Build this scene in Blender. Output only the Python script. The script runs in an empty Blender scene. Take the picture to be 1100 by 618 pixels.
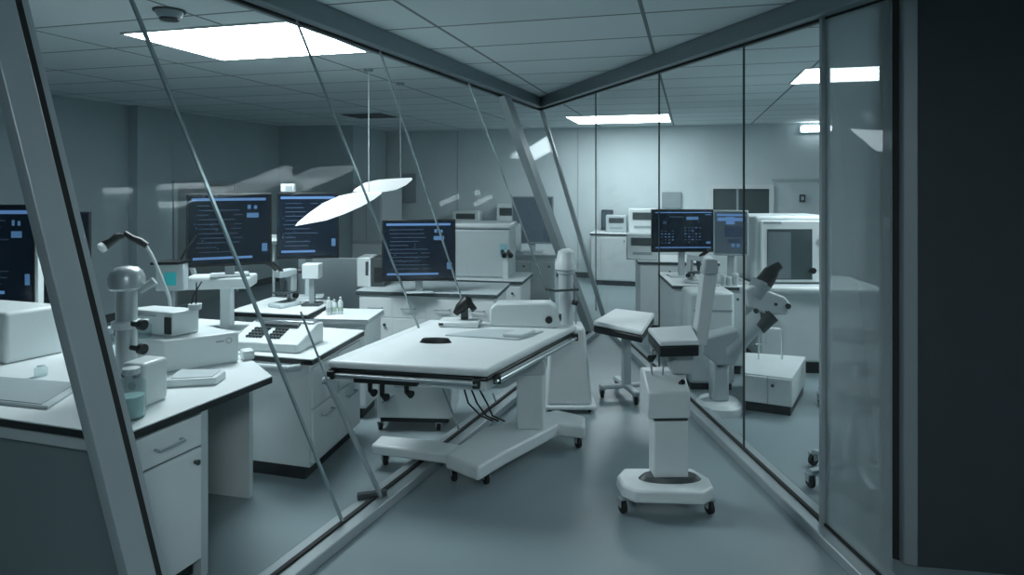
import bpy, math, random
from mathutils import Vector
C = bpy.context.scene
random.seed(4)
# ---------------------------------------------------------------- camera, light, exposure
F, CX, HY, CH = 700.0, 550.0, 195.0, 1.7          # focal length in pixels, horizon, eye height
ZC = 2.65                                          # ceiling height
cd = bpy.data.cameras.new('camera'); cam = bpy.data.objects.new('camera', cd)
C.collection.objects.link(cam); C.camera = cam
cam.location = (0, 0, CH); cam.rotation_euler = (math.pi/2, 0, 0)
cd.sensor_width = 36; cd.lens = F/1100*36; cd.shift_y = -(309-HY)/1100; cd.clip_start = .05
cd.shift_x = 0
C.view_settings.view_transform = 'Standard'; C.view_settings.look = 'None'
C.view_settings.gamma = 1; C.view_settings.use_curve_mapping = False
C.view_settings.exposure = 0.25
LAMP = 22.0                                         # strength of the ceiling panels
LAMPC = (0.86, 0.96, 1.0, 1)
w = bpy.data.worlds.new('world'); C.world = w; w.use_nodes = True
w.node_tree.nodes['Background'].inputs[0].default_value = (.35, .5, .56, 1)
w.node_tree.nodes['Background'].inputs[1].default_value = .02
YAW = math.radians(15.2)
U = Vector((math.cos(YAW), -math.sin(YAW))); V = Vector((math.sin(YAW), math.cos(YAW)))   # room axes: across, deep

def G(px, py, z=0.0):
    d = F*(CH-z)/(py-HY); return ((px-CX)/F*d, d)
def X(px, d): return (px-CX)/F*d
def Zc(py, d): return CH-(py-HY)*d/F

# ---------------------------------------------------------------- materials
def mat(name, col, rough=.5, metal=0, spec=.5, noise=0.0, nscale=8, emit=None, estr=0):
    m = bpy.data.materials.new(name); m.use_nodes = True
    nt = m.node_tree; b = nt.nodes['Principled BSDF']
    b.inputs['Roughness'].default_value = rough; b.inputs['Metallic'].default_value = metal
    b.inputs['Specular IOR Level'].default_value = spec
    tc = nt.nodes.new('ShaderNodeTexCoord'); n = nt.nodes.new('ShaderNodeTexNoise')
    n.inputs['Scale'].default_value = nscale; n.inputs['Detail'].default_value = 3
    nt.links.new(tc.outputs['Object'], n.inputs['Vector'])
    r = nt.nodes.new('ShaderNodeValToRGB')
    k = max(noise, .02)
    r.color_ramp.elements[0].position = .3; r.color_ramp.elements[1].position = .7
    r.color_ramp.elements[0].color = tuple(c*(1-k) for c in col)+(1,)
    r.color_ramp.elements[1].color = tuple(min(1, c*(1+k)) for c in col)+(1,)
    nt.links.new(n.outputs['Fac'], r.inputs['Fac']); nt.links.new(r.outputs['Color'], b.inputs['Base Color'])
    if emit:
        b.inputs['Emission Color'].default_value = emit+(1,); b.inputs['Emission Strength'].default_value = estr
    return m
white = mat('white_enamel', (.62, .69, .70), .35)
whiteb = mat('white_laminate', (.66, .72, .73), .45)
grey = mat('grey_plastic', (.30, .36, .38), .45)
lgrey = mat('light_grey_plastic', (.45, .52, .54), .45)
panelg = mat('grey_panel_paint', (.28, .34, .36), .5)
dark = mat('dark_grey_plastic', (.05, .065, .07), .45)
black = mat('black_plastic', (.008, .011, .013), .4)
rubber = mat('black_rubber', (.01, .012, .013), .7)
chrome = mat('brushed_chrome', (.6, .66, .68), .3, 1)
alu = mat('anodised_aluminium', (.36, .42, .44), .38, .35)
steel = mat('satin_steel', (.5, .56, .58), .32, .5)
dalu = mat('dark_anodised_frame', (.19, .245, .265), .42, .2)
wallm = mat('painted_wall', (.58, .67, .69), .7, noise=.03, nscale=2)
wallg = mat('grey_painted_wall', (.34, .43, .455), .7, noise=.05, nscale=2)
walld = mat('dark_painted_wall', (.035, .048, .056), .6, noise=.05)
tealm = mat('teal_liquid', (.40, .58, .58), .2)
bluem = mat('blue_sticker', (.22, .42, .48), .5)
tealscr = mat('teal_display', (.02, .2, .22), .3, emit=(.02, .25, .28), estr=.5)
scrm = mat('dark_screen', (.006, .011, .02), .18, emit=(.012, .03, .06), estr=.08)
scrg = mat('grey_screen', (.05, .075, .095), .25, emit=(.06, .09, .12), estr=.35)
bar_m = mat('blue_screen_bar', (.05, .1, .2), .4, emit=(.11, .24, .50), estr=.55)
txt_m = mat('dim_screen_text', (.03, .05, .08), .4, emit=(.06, .11, .20), estr=.14)
btxt_m = mat('bright_screen_text', (.05, .1, .2), .4, emit=(.12, .30, .55), estr=.3)
dimlamp = mat('dimmed_lamp_diffuser', (.8, .8, .8), .5, emit=LAMPC[:3], estr=LAMP*.42)
midlamp = mat('middle_lamp_diffuser', (.8, .8, .8), .5, emit=LAMPC[:3], estr=LAMP*.85)
lampm = mat('lamp_diffuser', (.8, .8, .8), .5, emit=LAMPC[:3], estr=LAMP)
leafm = mat('leaf_reflection_glow', (.8, .85, .85), .4, emit=(.85, .95, 1.0), estr=.5)  # glow of the leaf shapes, a glass reflection made emissive

def glass_mat(name, tint, haze=0.0, hcol=(.5, .57, .6), gloss=1.0):
    m = bpy.data.materials.new(name); m.use_nodes = True; nt = m.node_tree; nt.nodes.clear()
    N = nt.nodes.new; L = nt.links.new
    out = N('ShaderNodeOutputMaterial'); t = N('ShaderNodeBsdfTransparent'); t.inputs[0].default_value = tint+(1,)
    g = N('ShaderNodeBsdfGlossy'); g.inputs['Roughness'].default_value = .01
    g.inputs[0].default_value = (.9, .97, 1, 1)
    fr = N('ShaderNodeLayerWeight'); fr.inputs[0].default_value = .5
    mx = N('ShaderNodeMixShader')
    pw = N('ShaderNodeMath'); pw.operation = 'POWER'; pw.inputs[1].default_value = 5
    mu = N('ShaderNodeMath'); mu.operation = 'MULTIPLY_ADD'; mu.inputs[1].default_value = .45*gloss; mu.inputs[2].default_value = .022*gloss
    L(fr.outputs['Facing'], pw.inputs[0]); L(pw.outputs[0], mu.inputs[0]); L(mu.outputs[0], mx.inputs[0])
    base = t.outputs[0]
    if haze > 0:
        d = N('ShaderNodeBsdfDiffuse'); d.inputs[0].default_value = hcol+(1,)
        tr = N('ShaderNodeBsdfTranslucent'); tr.inputs[0].default_value = hcol+(1,)
        dm = N('ShaderNodeMixShader'); dm.inputs[0].default_value = .5; L(d.outputs[0], dm.inputs[1]); L(tr.outputs[0], dm.inputs[2])
        hm = N('ShaderNodeMixShader'); hm.inputs[0].default_value = haze
        tc = N('ShaderNodeTexCoord'); no = N('ShaderNodeTexNoise'); no.inputs['Scale'].default_value = 1.3
        L(tc.outputs['Object'], no.inputs['Vector'])
        mm = N('ShaderNodeMapRange'); mm.inputs['To Min'].default_value = haze*.75; mm.inputs['To Max'].default_value = haze*1.25
        L(no.outputs['Fac'], mm.inputs['Value']); L(mm.outputs[0], hm.inputs[0])
        L(t.outputs[0], hm.inputs[1]); L(dm.outputs[0], hm.inputs[2]); base = hm.outputs[0]
    L(base, mx.inputs[1]); L(g.outputs[0], mx.inputs[2]); L(mx.outputs[0], out.inputs['Surface'])
    return m
glass = glass_mat('clear_glass', (.975, .985, .985), .004, gloss=.33)
jarglass = glass_mat('jar_glass', (.85, .92, .92), .12)
frost = glass_mat('hazy_glass', (.9, .93, .93), .62, (.40, .47, .49), gloss=.6)
edgeglass = mat('polished_glass_edge', (.30, .38, .40), .2, .3)
seamm = mat('dark_glass_joint', (.05, .07, .075), .4)

def ceiling_mat():
    m = bpy.data.materials.new('ceiling_tiles'); m.use_nodes = True; nt = m.node_tree
    b = nt.nodes['Principled BSDF']; b.inputs['Roughness'].default_value = .85
    N = nt.nodes.new; L = nt.links.new
    tc = N('ShaderNodeTexCoord'); mp = N('ShaderNodeMapping'); mp.inputs['Rotation'].default_value = (0, 0, YAW)
    mp.inputs['Location'].default_value = (.25, -.02, 0)
    br = N('ShaderNodeTexBrick'); br.offset = 0; br.inputs['Scale'].default_value = 1
    br.inputs['Brick Width'].default_value = 1.24; br.inputs['Row Height'].default_value = .62
    br.inputs['Mortar Size'].default_value = .012; br.inputs['Mortar Smooth'].default_value = .1; br.inputs['Bias'].default_value = -.3
    br.inputs['Color1'].default_value = (.66, .74, .755, 1); br.inputs['Color2'].default_value = (.58, .665, .68, 1)
    br.inputs['Mortar'].default_value = (.18, .22, .23, 1)
    L(tc.outputs['Object'], mp.inputs[0]); L(mp.outputs[0], br.inputs['Vector']); L(br.outputs['Color'], b.inputs['Base Color'])
    n = N('ShaderNodeTexNoise'); n.inputs['Scale'].default_value = 120; bp = N('ShaderNodeBump'); bp.inputs['Strength'].default_value = .15
    L(tc.outputs['Object'], n.inputs['Vector']); L(n.outputs['Fac'], bp.inputs['Height']); L(bp.outputs[0], b.inputs['Normal'])
    return m
def floor_mat():
    m = mat('vinyl_floor', (.215, .28, .30), .34, noise=.06, nscale=1.2)
    nt = m.node_tree; b = nt.nodes['Principled BSDF']
    n = nt.nodes.new('ShaderNodeTexNoise'); n.inputs['Scale'].default_value = 3
    mr = nt.nodes.new('ShaderNodeMapRange'); mr.inputs['To Min'].default_value = .3; mr.inputs['To Max'].default_value = .42
    nt.links.new(n.outputs['Fac'], mr.inputs['Value']); nt.links.new(mr.outputs[0], b.inputs['Roughness'])
    return m

# ---------------------------------------------------------------- mesh helpers
class M:
    """collects shapes; local x = right, y = away, z = up, turned by yaw (positive: right side recedes) about (cx, cy)"""
    def __init__(s, cx=0, cy=0, yaw=0):
        s.v = []; s.f = []; s.cx, s.cy, s.c, s.s = cx, cy, math.cos(yaw), math.sin(yaw)
    def P(s, p):
        x, y, z = p; return (s.cx+x*s.c-y*s.s, s.cy+x*s.s+y*s.c, z)
    def add(s, vs, fs):
        n = len(s.v); s.v += [s.P(p) for p in vs]; s.f += [tuple(i+n for i in f) for f in fs]; return s
    def prism(s, pts, z0, z1, top=None):
        n = len(pts); top = top or pts
        a = sum(pts[i][0]*pts[(i+1) % n][1]-pts[(i+1) % n][0]*pts[i][1] for i in range(n))
        if a < 0: pts = pts[::-1]; top = top[::-1]
        vs = [(x, y, z0) for x, y in pts]+[(x, y, z1) for x, y in top]
        return s.add(vs, [tuple(range(n-1, -1, -1)), tuple(range(n, 2*n))]+[(i, (i+1) % n, n+(i+1) % n, n+i) for i in range(n)])
    def box(s, x0, x1, y0, y1, z0, z1): return s.prism([(x0, y0), (x1, y0), (x1, y1), (x0, y1)], z0, z1)
    def slab(s, p0, p1, n0, n1, z0, z1):
        p0 = Vector(p0[:2]); p1 = Vector(p1[:2]); d = (p1-p0).normalized(); n = Vector((-d.y, d.x))
        q = [p0+n*n0, p1+n*n0, p1+n*n1, p0+n*n1]
        return s.prism([(a.x, a.y) for a in q], z0, z1)
    def bar(s, a, b, w, t, side=(1, 0, 0)):
        a = Vector(a); b = Vector(b); d = (b-a).normalized(); sd = Vector(side); sd = (sd-d*sd.dot(d)).normalized(); o = d.cross(sd)
        vs = []
        for e in (a, b):
            for i, j in ((-1, -1), (1, -1), (1, 1), (-1, 1)): vs.append(tuple(e+sd*(i*w/2)+o*(j*t/2)))
        return s.add(vs, [(3, 2, 1, 0), (4, 5, 6, 7), (0, 1, 5, 4), (1, 2, 6, 5), (2, 3, 7, 6), (3, 0, 4, 7)])
    def tube(s, pts, r, seg=12):
        pts = [Vector(p) for p in pts]; n = len(pts); rr = r if isinstance(r, (list, tuple)) else [r]*n
        vs = []; fs = []; prev = None
        for i, p in enumerate(pts):
            d = (pts[min(i+1, n-1)]-pts[max(i-1, 0)]).normalized()
            ref = prev if prev is not None else (Vector((0, 0, 1)) if abs(d.z) < .9 else Vector((1, 0, 0)))
            a = (ref-d*ref.dot(d)).normalized(); prev = a; b = d.cross(a)
            for k in range(seg):
                t = 2*math.pi*k/seg; vs.append(tuple(p+(a*math.cos(t)+b*math.sin(t))*rr[i]))
        for i in range(n-1):
            for k in range(seg):
                k2 = (k+1) % seg; fs.append((i*seg+k, i*seg+k2, (i+1)*seg+k2, (i+1)*seg+k))
        fs.append(tuple(range(seg-1, -1, -1))); fs.append(tuple(range((n-1)*seg, n*seg)))
        return s.add(vs, fs)
    def lathe(s, c, prof, seg=24):
        vs = []; fs = []; n = len(prof)
        for r, z in prof:
            for k in range(seg):
                t = 2*math.pi*k/seg; vs.append((c[0]+max(r, .0004)*math.cos(t), c[1]+max(r, .0004)*math.sin(t), c[2]+z))
        for i in range(n-1):
            for k in range(seg):
                k2 = (k+1) % seg; fs.append((i*seg+k, i*seg+k2, (i+1)*seg+k2, (i+1)*seg+k))
        fs.append(tuple(range(seg-1, -1, -1))); fs.append(tuple(range((n-1)*seg, n*seg)))
        return s.add(vs, fs)
    def ball(s, c, r, sz=1, seg=16):
        return s.lathe(c, [(r*math.sin(math.pi*i/10), -r*sz*math.cos(math.pi*i/10)) for i in range(11)], seg)
def rot_profile(s, pts_yz, x0, x1):
    """extrude an outline given in (y, z) from x0 to x1"""
    n = len(pts_yz)
    a = sum(pts_yz[i][0]*pts_yz[(i+1) % n][1]-pts_yz[(i+1) % n][0]*pts_yz[i][1] for i in range(n))
    if a < 0: pts_yz = pts_yz[::-1]
    vs = [(x0, y, z) for y, z in pts_yz]+[(x1, y, z) for y, z in pts_yz]
    return s.add(vs, [tuple(range(n-1, -1, -1)), tuple(range(n, 2*n))]+[(i, (i+1) % n, n+(i+1) % n, n+i) for i in range(n)])
def face_profile(s, pts_xz, y0, y1):
    """extrude an outline given in (x, z) from y0 (near) to y1 (far)"""
    n = len(pts_xz)
    a = sum(pts_xz[i][0]*pts_xz[(i+1) % n][1]-pts_xz[(i+1) % n][0]*pts_xz[i][1] for i in range(n))
    if a < 0: pts_xz = pts_xz[::-1]
    vs = [(x, y0, z) for x, z in pts_xz]+[(x, y1, z) for x, z in pts_xz]
    return s.add(vs, [tuple(range(n)), tuple(range(2*n-1, n-1, -1))]+[(i, n+i, n+(i+1) % n, (i+1) % n) for i in range(n)])

def obj(name, m, material, parent=None, bevel=0, seg=2):
    off = Vector(parent['_w']) if parent is not None else Vector((0, 0, 0))
    me = bpy.data.meshes.new(name)
    me.from_pydata([tuple(Vector(v)-off) for v in m.v], [], m.f); me.update()
    me.materials.append(material)
    for p in me.polygons: p.use_smooth = True
    me.set_sharp_from_angle(angle=math.radians(35))
    o = bpy.data.objects.new(name, me); C.collection.objects.link(o)
    if parent is not None:
        o.parent = parent; o['_w'] = tuple(off)
    else: o['_w'] = (0, 0, 0)
    if bevel:
        b = o.modifiers.new('bevel', 'BEVEL'); b.width = bevel; b.segments = seg; b.limit_method = 'ANGLE'; b.angle_limit = math.radians(40)
    return o
def tag(o, label, cat, group=None):
    o['label'] = label; o['category'] = cat
    if group: o['group'] = group
    return o
def thing(name, label, cat, loc, group=None):
    o = bpy.data.objects.new(name, None); o.empty_display_size = .1
    C.collection.objects.link(o); o.location = loc; o['_w'] = tuple(loc); return tag(o, label, cat, group)
def struct(name, m, material, parent=None, bevel=0):
    o = obj(name, m, material, parent, bevel)
    if parent is None: o['kind'] = 'structure'
    return o
def caster(parent, x, y, r=.035, name='caster', turn=0.0):
    c = M(x, y, turn); c.tube([(-.012, 0, r), (.012, 0, r)], r, 16)
    k = obj(name, c, rubber, parent, .003)
    f = M(x, y, turn); f.bar((-.019, .0, r), (-.019, .0, r*2.1), .03, .006, (0, 1, 0)); f.bar((.019, .0, r), (.019, .0, r*2.1), .03, .006, (0, 1, 0))
    f.box(-.024, .024, -.018, .018, r*2.05, r*2.3)
    obj('caster_fork', f, grey, k)
    return k

# ================================================================= SETTING
def uv(a, b): p = U*a+V*b; return (p.x, p.y)
# walls in camera plan (x right, y away)
BL = Vector((-3.94, 11.27)); b0 = Vector((2, 11.3))            # left wall corner, a point of the back wall
def back_at(x): return (x, b0.y+(b0.x-x)*.2715)
# left wall / back wall intersection
t = ((b0-BL).dot(Vector((U.y, -U.x))))                           # helper
cl = BL+V*((b0-BL).dot(V))                                       # true corner of left wall with back wall
cr = Vector((5.6, back_at(5.6)[1]))
nl = BL-V*15.0; nr = cr-V*15.0
struct('floor', M().prism([tuple(nl), tuple(nr), tuple(cr), tuple(cl)], -.1, 0), floor_mat())
struct('ceiling', M().prism([tuple(nl), tuple(nr), tuple(cr), tuple(cl)], ZC, ZC+.1), ceiling_mat())
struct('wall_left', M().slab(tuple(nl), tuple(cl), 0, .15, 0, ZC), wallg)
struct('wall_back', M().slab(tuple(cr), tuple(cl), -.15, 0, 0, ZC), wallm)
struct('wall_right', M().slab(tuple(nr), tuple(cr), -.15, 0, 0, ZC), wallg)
struct('wall_front', M().slab(tuple(nl), tuple(nr), -.15, 0, 0, ZC), walld)
# projecting bay in the far left corner, and the pilaster on the left wall
bay = [(X(311, 11.2), 11.2), (X(379, 11.0), 11.0), (X(379, 11.0)+.55, 12.9), (X(311, 11.2)+.5, 13.2)]
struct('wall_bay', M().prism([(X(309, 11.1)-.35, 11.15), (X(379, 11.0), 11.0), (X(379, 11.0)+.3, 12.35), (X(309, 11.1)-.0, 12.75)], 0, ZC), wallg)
def wl(px):   # point of the left wall under an image column
    k = (px-CX)/F   # x = k y ; (x,y) = BL + V s
    s_ = (BL.x-k*BL.y)/(k*V.y-V.x); p = BL+V*s_; return p
pa, pb = wl(138), wl(176)
struct('trim_1', M().slab(tuple(pa), tuple(pb), -.14, 0, 0, ZC), wallg, bevel=.01)
pa, pb = wl(-60), wl(56)
# door in the left wall with dark frame
pa, pb = wl(187), wl(250)
struct('door_1', M().slab(tuple(pa), tuple(pb), -.03, .01, 0, Zc(199, pa.y*1.1)), mat('door_paint', (.15, .19, .2), .5))
fr = M(); zt = Zc(199, pa.y*1.1)
fr.slab(tuple(pb), tuple(pb+V*.06), -.06, .0, 0, zt); fr.slab(tuple(pa-V*.06), tuple(pa), -.06, 0, 0, zt); fr.slab(tuple(pa-V*.06), tuple(pb+V*.06), -.06, 0, zt, zt+.06)
struct('trim_2', fr, grey)
# baseboards
struct('baseboard_left', M().slab(tuple(nl), tuple(cl), -.015, 0, 0, .1), dark)
struct('baseboard_back', M().slab(tuple(cr), tuple(cl), 0, .015, 0, .1), dark)
# window in the back wall, with a dim room behind its pane
def bk(px):   # point of the back wall under an image column
    k = (px-CX)/F; y = (b0.y+b0.x*.2715)/(1+k*.2715); return Vector((k*y, y))
w0, w1 = bk(766), bk(826); zt = Zc(203, 10.8); zb = Zc(262, 10.8)
wf = M()
for (a, b, z0, z1) in ((w0+(w0-w1).normalized()*.07, w0, zb-.07, zt+.07), (w1, w1+(w1-w0).normalized()*.07, zb-.07, zt+.07), (w0, w1, zt, zt+.07), (w0, w1, zb-.07, zb)):
    wf.slab(tuple(a), tuple(b), -.05, 0, z0, z1)
wo = struct('window_1', wf, whiteb)
obj('window_pane', M().slab(tuple(w0), tuple(w1), -.02, -.008, zb, zt), mat('dim_window_glass', (.075, .10, .105), .12), wo)
q = w0+(w1-w0)*.42; q2 = w0+(w1-w0)*.46
obj('window_blind_edge', M().slab(tuple(q), tuple(q2), -.03, -.021, zb, zt), grey, wo)
p0 = bk(829); p1 = bk(888)
struct('trim_3', M().slab(tuple(p0), tuple(p1), -.02, 0, Zc(192, 10.7), Zc(194.5, 10.7)), lgrey)
# thin panel joints on back wall
for i, px in enumerate((491, 620)):
    a = bk(px); struct('trim_%d' % (4+i), M().slab(tuple(a), (a.x+.025, a.y-.007), -.006, 0, .1, ZC-.02), lgrey)

# ---------------- glass walls: header rail, floor rail, mullions, panes (left wall leans outwards at the top)
def GT(px, py): x, y = G(px, py, ZC); return Vector((x, y, ZC-.05))
def GB(px, py): x, y = G(px, py, .06); return Vector((x, y, .06))
cornerT = GT(580, 107); cornerB = Vector((1.1, 7.75, .06))
hL = lambda px: GT(px, 107-(580-px)*.415)                 # a point of the left header, by column
hR = lambda px: GT(px, 107-(px-580)*.366)
LB0 = Vector((-.706, 3.40, .06))
dLB = (cornerB-LB0)
def railL(y): t = (y-LB0.y)/(cornerB.y-LB0.y); return LB0+dLB*t
RB0 = Vector((1.50, 3.12, .06))
def railR(y): t = (y-RB0.y)/(cornerB.y-RB0.y); return RB0+(cornerB-RB0)*t
hd_far, hd_near = cornerT, hL(-60)
def railobj(name, a, b, w, h0, h1, m, side):
    d = (b-a); d.z = 0; d.normalize(); n = Vector((-d.y, d.x, 0))
    pts = [a+n*w/2, a-n*w/2, b-n*w/2, b+n*w/2]
    return struct(name, M().prism([(p.x, p.y) for p in pts], h0, h1), m, bevel=.006)
def rail_set(tag_, a, b, ta, tb, n0):
    r = railobj('trim_%d' % n0, a, b, .15, 0, .055, alu, 0)
    d = (b-a); d.z = 0; d.normalize(); n = Vector((-d.y, d.x, 0))
    pts = [a+n*.011, a-n*.011, b-n*.011, b+n*.011]
    obj('glazing_gasket', M().prism([(p.x, p.y) for p in pts], .055, .066), rubber, r)
    h = railobj('trim_%d' % (n0+1), ta, tb, .16, ZC-.115, ZC, dalu, 0)
    obj('glazing_gasket', M().prism([(p.x+0, p.y) for p in [ta+n*.012, ta-n*.012, tb-n*.012, tb+n*.012]], ZC-.128, ZC-.115), rubber, h)
leftNearB = railL(1.0); rightNearB = railR(2.70)
rail_set('left', leftNearB, cornerB, hL(-420), cornerT, 10)
rail_set('right', cornerB, rightNearB, cornerT, hR(1010), 12)
# left mullion lines: (top, bottom)
def onrail(px):
    # point of the left floor rail under image column px
    k = (px-CX)/F; a = LB0; d = dLB; s_ = (k*a.y-a.x)/(d.x-k*d.y); return a+d*s_
Lm = {'N': (hL(-330), railL(1.35)), 'A': (hL(-20), onrail(184)), 'S1': (hL(112), onrail(368)), 'S3': (hL(312), onrail(494)), 'S4': (hL(404), onrail(533)), 'S5': (hL(500), onrail(610)), 'D': (hL(538), onrail(634)), 'K': (cornerT, cornerB)}
def mix(a, b, t): return a+(b-a)*t
def atz(pair, z):
    T, B = pair; return mix(B, T, (z-B.z)/(T.z-B.z))
def pane(name, A, B, z0, z1, m, gap=.004, th=.010):
    a0, a1, b0_, b1_ = atz(A, z0), atz(A, z1), atz(B, z0), atz(B, z1)
    d = (b0_-a0).normalized(); a0 = a0+d*gap; b0_ = b0_-d*gap; a1 = a1+d*gap; b1_ = b1_-d*gap
    n = d.cross((a1-a0).normalized()).normalized()*th/2
    q = [a0, b0_, b1_, a1]
    mm = M(); mm.add([tuple(p+n) for p in q]+[tuple(p-n) for p in q], [(0, 1, 2, 3), (7, 6, 5, 4), (0, 4, 5, 1), (1, 5, 6, 2), (2, 6, 7, 3), (3, 7, 4, 0)])
    return struct(name, mm, m)
wn = 2
for a, b, z0 in (('N', 'A', .07), ('A', 'S1', .07), ('S1', 'S3', .80), ('S3', 'S4', .80), ('S4', 'S5', .80), ('S5', 'D', .07), ('D', 'K', .07)):
    pane('window_%d' % wn, Lm[a], Lm[b], z0, ZC-.115, glass); wn += 1
tn = 20
def seam(pair, z0, z1, w, m, side=None, th=None):
    global tn
    a, b = atz(pair, z0), atz(pair, z1)
    o = struct('trim_%d' % tn, M().bar(a, b, w, th or w, side or tuple(dLB)), m); tn += 1; return o
for k in ('S1', 'S5'): seam(Lm[k], .066, ZC-.115, .012, edgeglass)
for k in ('S3', 'S4'):
    seam(Lm[k], .80, ZC-.115, .010, edgeglass)
seam(Lm['S3'], .066, .46, .010, edgeglass); seam(Lm['S4'], .066, .14, .010, edgeglass)
# big metal mullions with a black gasket
def mullion(pair, w, th, goff, g=.022):
    global tn
    d = dLB.normalized()
    a, b = atz(pair, .06), atz(pair, ZC-.115)
    o = struct('trim_%d' % tn, M().bar(a-d*w*.5, b-d*w*.5, w, th, tuple(dLB)), alu, bevel=.004); tn += 1
    obj('glazing_gasket', M().bar(a+d*g/2, b+d*g/2, g, th*.8, tuple(dLB)), rubber, o)
    obj('glazing_bead', M().bar(a+d*(g+goff/2), b+d*(g+goff/2), goff, th*.7, tuple(dLB)), alu, o)
mullion(Lm['A'], .09, .05, .022); mullion(Lm['D'], .08, .08, .09)
struct('trim_19', M().bar(atz(Lm['K'], .06), atz(Lm['K'], ZC-.115), .045, .045, tuple(dLB)), alu)
# pull bar of the glass door, leaning on the S1-S3 bay
def onwall(px, py):
    lo, hi = 1.5, 8.0
    def g(d):
        x = (px-CX)/F*d; z = CH-(py-HY)/F*d
        T = mix(hL(-60), cornerT, (d-hL(-60).y)/(cornerT.y-hL(-60).y)); B = railL(d)
        return x-(B.x+(T.x-B.x)*(z/ZC))
    for _ in range(50):
        mid = (lo+hi)/2
        if g(lo)*g(mid) <= 0: hi = mid
        else: lo = mid
    d = lo; return Vector(((px-CX)/F*d, d, CH-(py-HY)/F*d))
pa, pb = onwall(351, 407), GB(409, 533)
dh = thing('door_pull', 'slanted grey metal pull bar of the glass door, rising from the left floor rail', 'handle', tuple(pb))
obj('bar', M().tube([tuple(pa+Vector((-.02, .03, -.012))), tuple(pa), tuple(mix(pa, pb, .5)), tuple(pb)], [.012, .014, .014, .012], 12), alu, dh)
pc = onwall(323, 335)
obj('glass_edge_strip', M().bar(tuple(pc), tuple(pa), .008, .008, (0, 1, 0)), edgeglass, dh)
obj('foot_bracket', M(pb.x-.02, pb.y, .3).box(-.1, .05, -.015, .015, .06, .085), dark, dh)
# right wall panes
Rm = {}
for nm, px, pyb in (('R0', 886, 0), ('R1', 799, 0), ('R2', 708, 0), ('R3', 640, 0)):
    k = (px-CX)/F; a = RB0; d = cornerB-RB0; s_ = (k*a.y-a.x)/(d.x-k*d.y)
    Rm[nm] = (hR(px), a+d*s_)
Rm['K'] = (cornerT, cornerB); Rm['E'] = (hR(962), Vector((railR(2.78).x, 2.78, .06)))
kE = (958-CX)/F; a = RB0; d = cornerB-RB0; s_ = (kE*a.y-a.x)/(d.x-kE*d.y); Rm['E'] = (hR(958), a+d*s_)
dR = (cornerB-RB0)
for a, b, m in (('R0', 'R1', glass), ('R1', 'R2', glass), ('R2', 'R3', glass), ('R3', 'K', glass), ('E', 'R0', frost)):
    pane('window_%d' % wn, Rm[a], Rm[b], .07, ZC-.115, m); wn += 1
for k in ('R1', 'R2', 'R3'): 
    a, b = atz(Rm[k], .066), atz(Rm[k], ZC-.115); struct('trim_%d' % tn, M().bar(a, b, .010, .010, tuple(dR)), seamm); tn += 1
a, b = atz(Rm['R0'], .0), atz(Rm['R0'], ZC); struct('trim_%d' % tn, M().bar(a, b, .022, .045, tuple(dR)), alu); tn += 1
# end jamb of the right glass wall and the near dark wall return
eB, eT = Rm['E']; e0 = Vector((eB.x, eB.y)); 
jb = M(); jb.prism([(e0.x, e0.y), (e0.x+.03, e0.y-.02), (e0.x+.03, e0.y+.08), (e0.x, e0.y+.10)], 0, ZC)
struct('trim_%d' % tn, jb, rubber); tn += 1
x0 = e0.x+.022; y0 = e0.y-.05
struct('trim_%d' % tn, M().prism([(x0, y0), (x0+.055, y0-.02), (x0+.055, y0+.15), (x0+.01, y0+.15)], 0, ZC), mat('jamb_metal', (.26, .31, .33), .45, .3), bevel=.006); tn += 1
struct('wall_near', M().prism([(x0+.05, y0-.01), (x0+2.0, y0-.35), (x0+2.0, y0-.15), (x0+.05, y0+.19)], 0, ZC), walld)

# ================================================================= CEILING THINGS
def ceiling_lamp(label, p0, su, sv, grp=None, lm=None):
    """p0 = near-left corner in plan"""
    a = Vector(p0); q = [a, a+U*su, a+U*su+V*sv, a+V*sv]; c = a+U*su/2+V*sv/2
    t = thing('ceiling_light', label, 'light', (c.x, c.y, ZC), grp)
    fr = M(c.x, c.y, -YAW)
    for (x0, x1, y0, y1) in ((-su/2-.015, su/2+.015, -sv/2-.015, -sv/2), (-su/2-.015, su/2+.015, sv/2, sv/2+.015), (-su/2-.015, -su/2, -sv/2, sv/2), (su/2, su/2+.015, -sv/2, sv/2)):
        fr.box(x0, x1, y0, y1, ZC-.012, ZC-.001)
    obj('frame', fr, white, t)
    obj('diffuser', M(c.x, c.y, -YAW).box(-su/2, su/2, -sv/2, sv/2, ZC-.01, ZC-.002), lm or lampm, t)
    return t
ceiling_lamp('large square ceiling light panel above the left monitors', G(133, 35, ZC), 1.22, .92, lm=midlamp)
ceiling_lamp('long ceiling light panel over the back of the right glass room', G(608, 125, ZC), 1.45, 1.2, lm=dimlamp)
ceiling_lamp('ceiling light panel crossing the hazy glass at the right', G(866, 73, ZC), 1.3, .85, lm=dimlamp)
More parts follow.
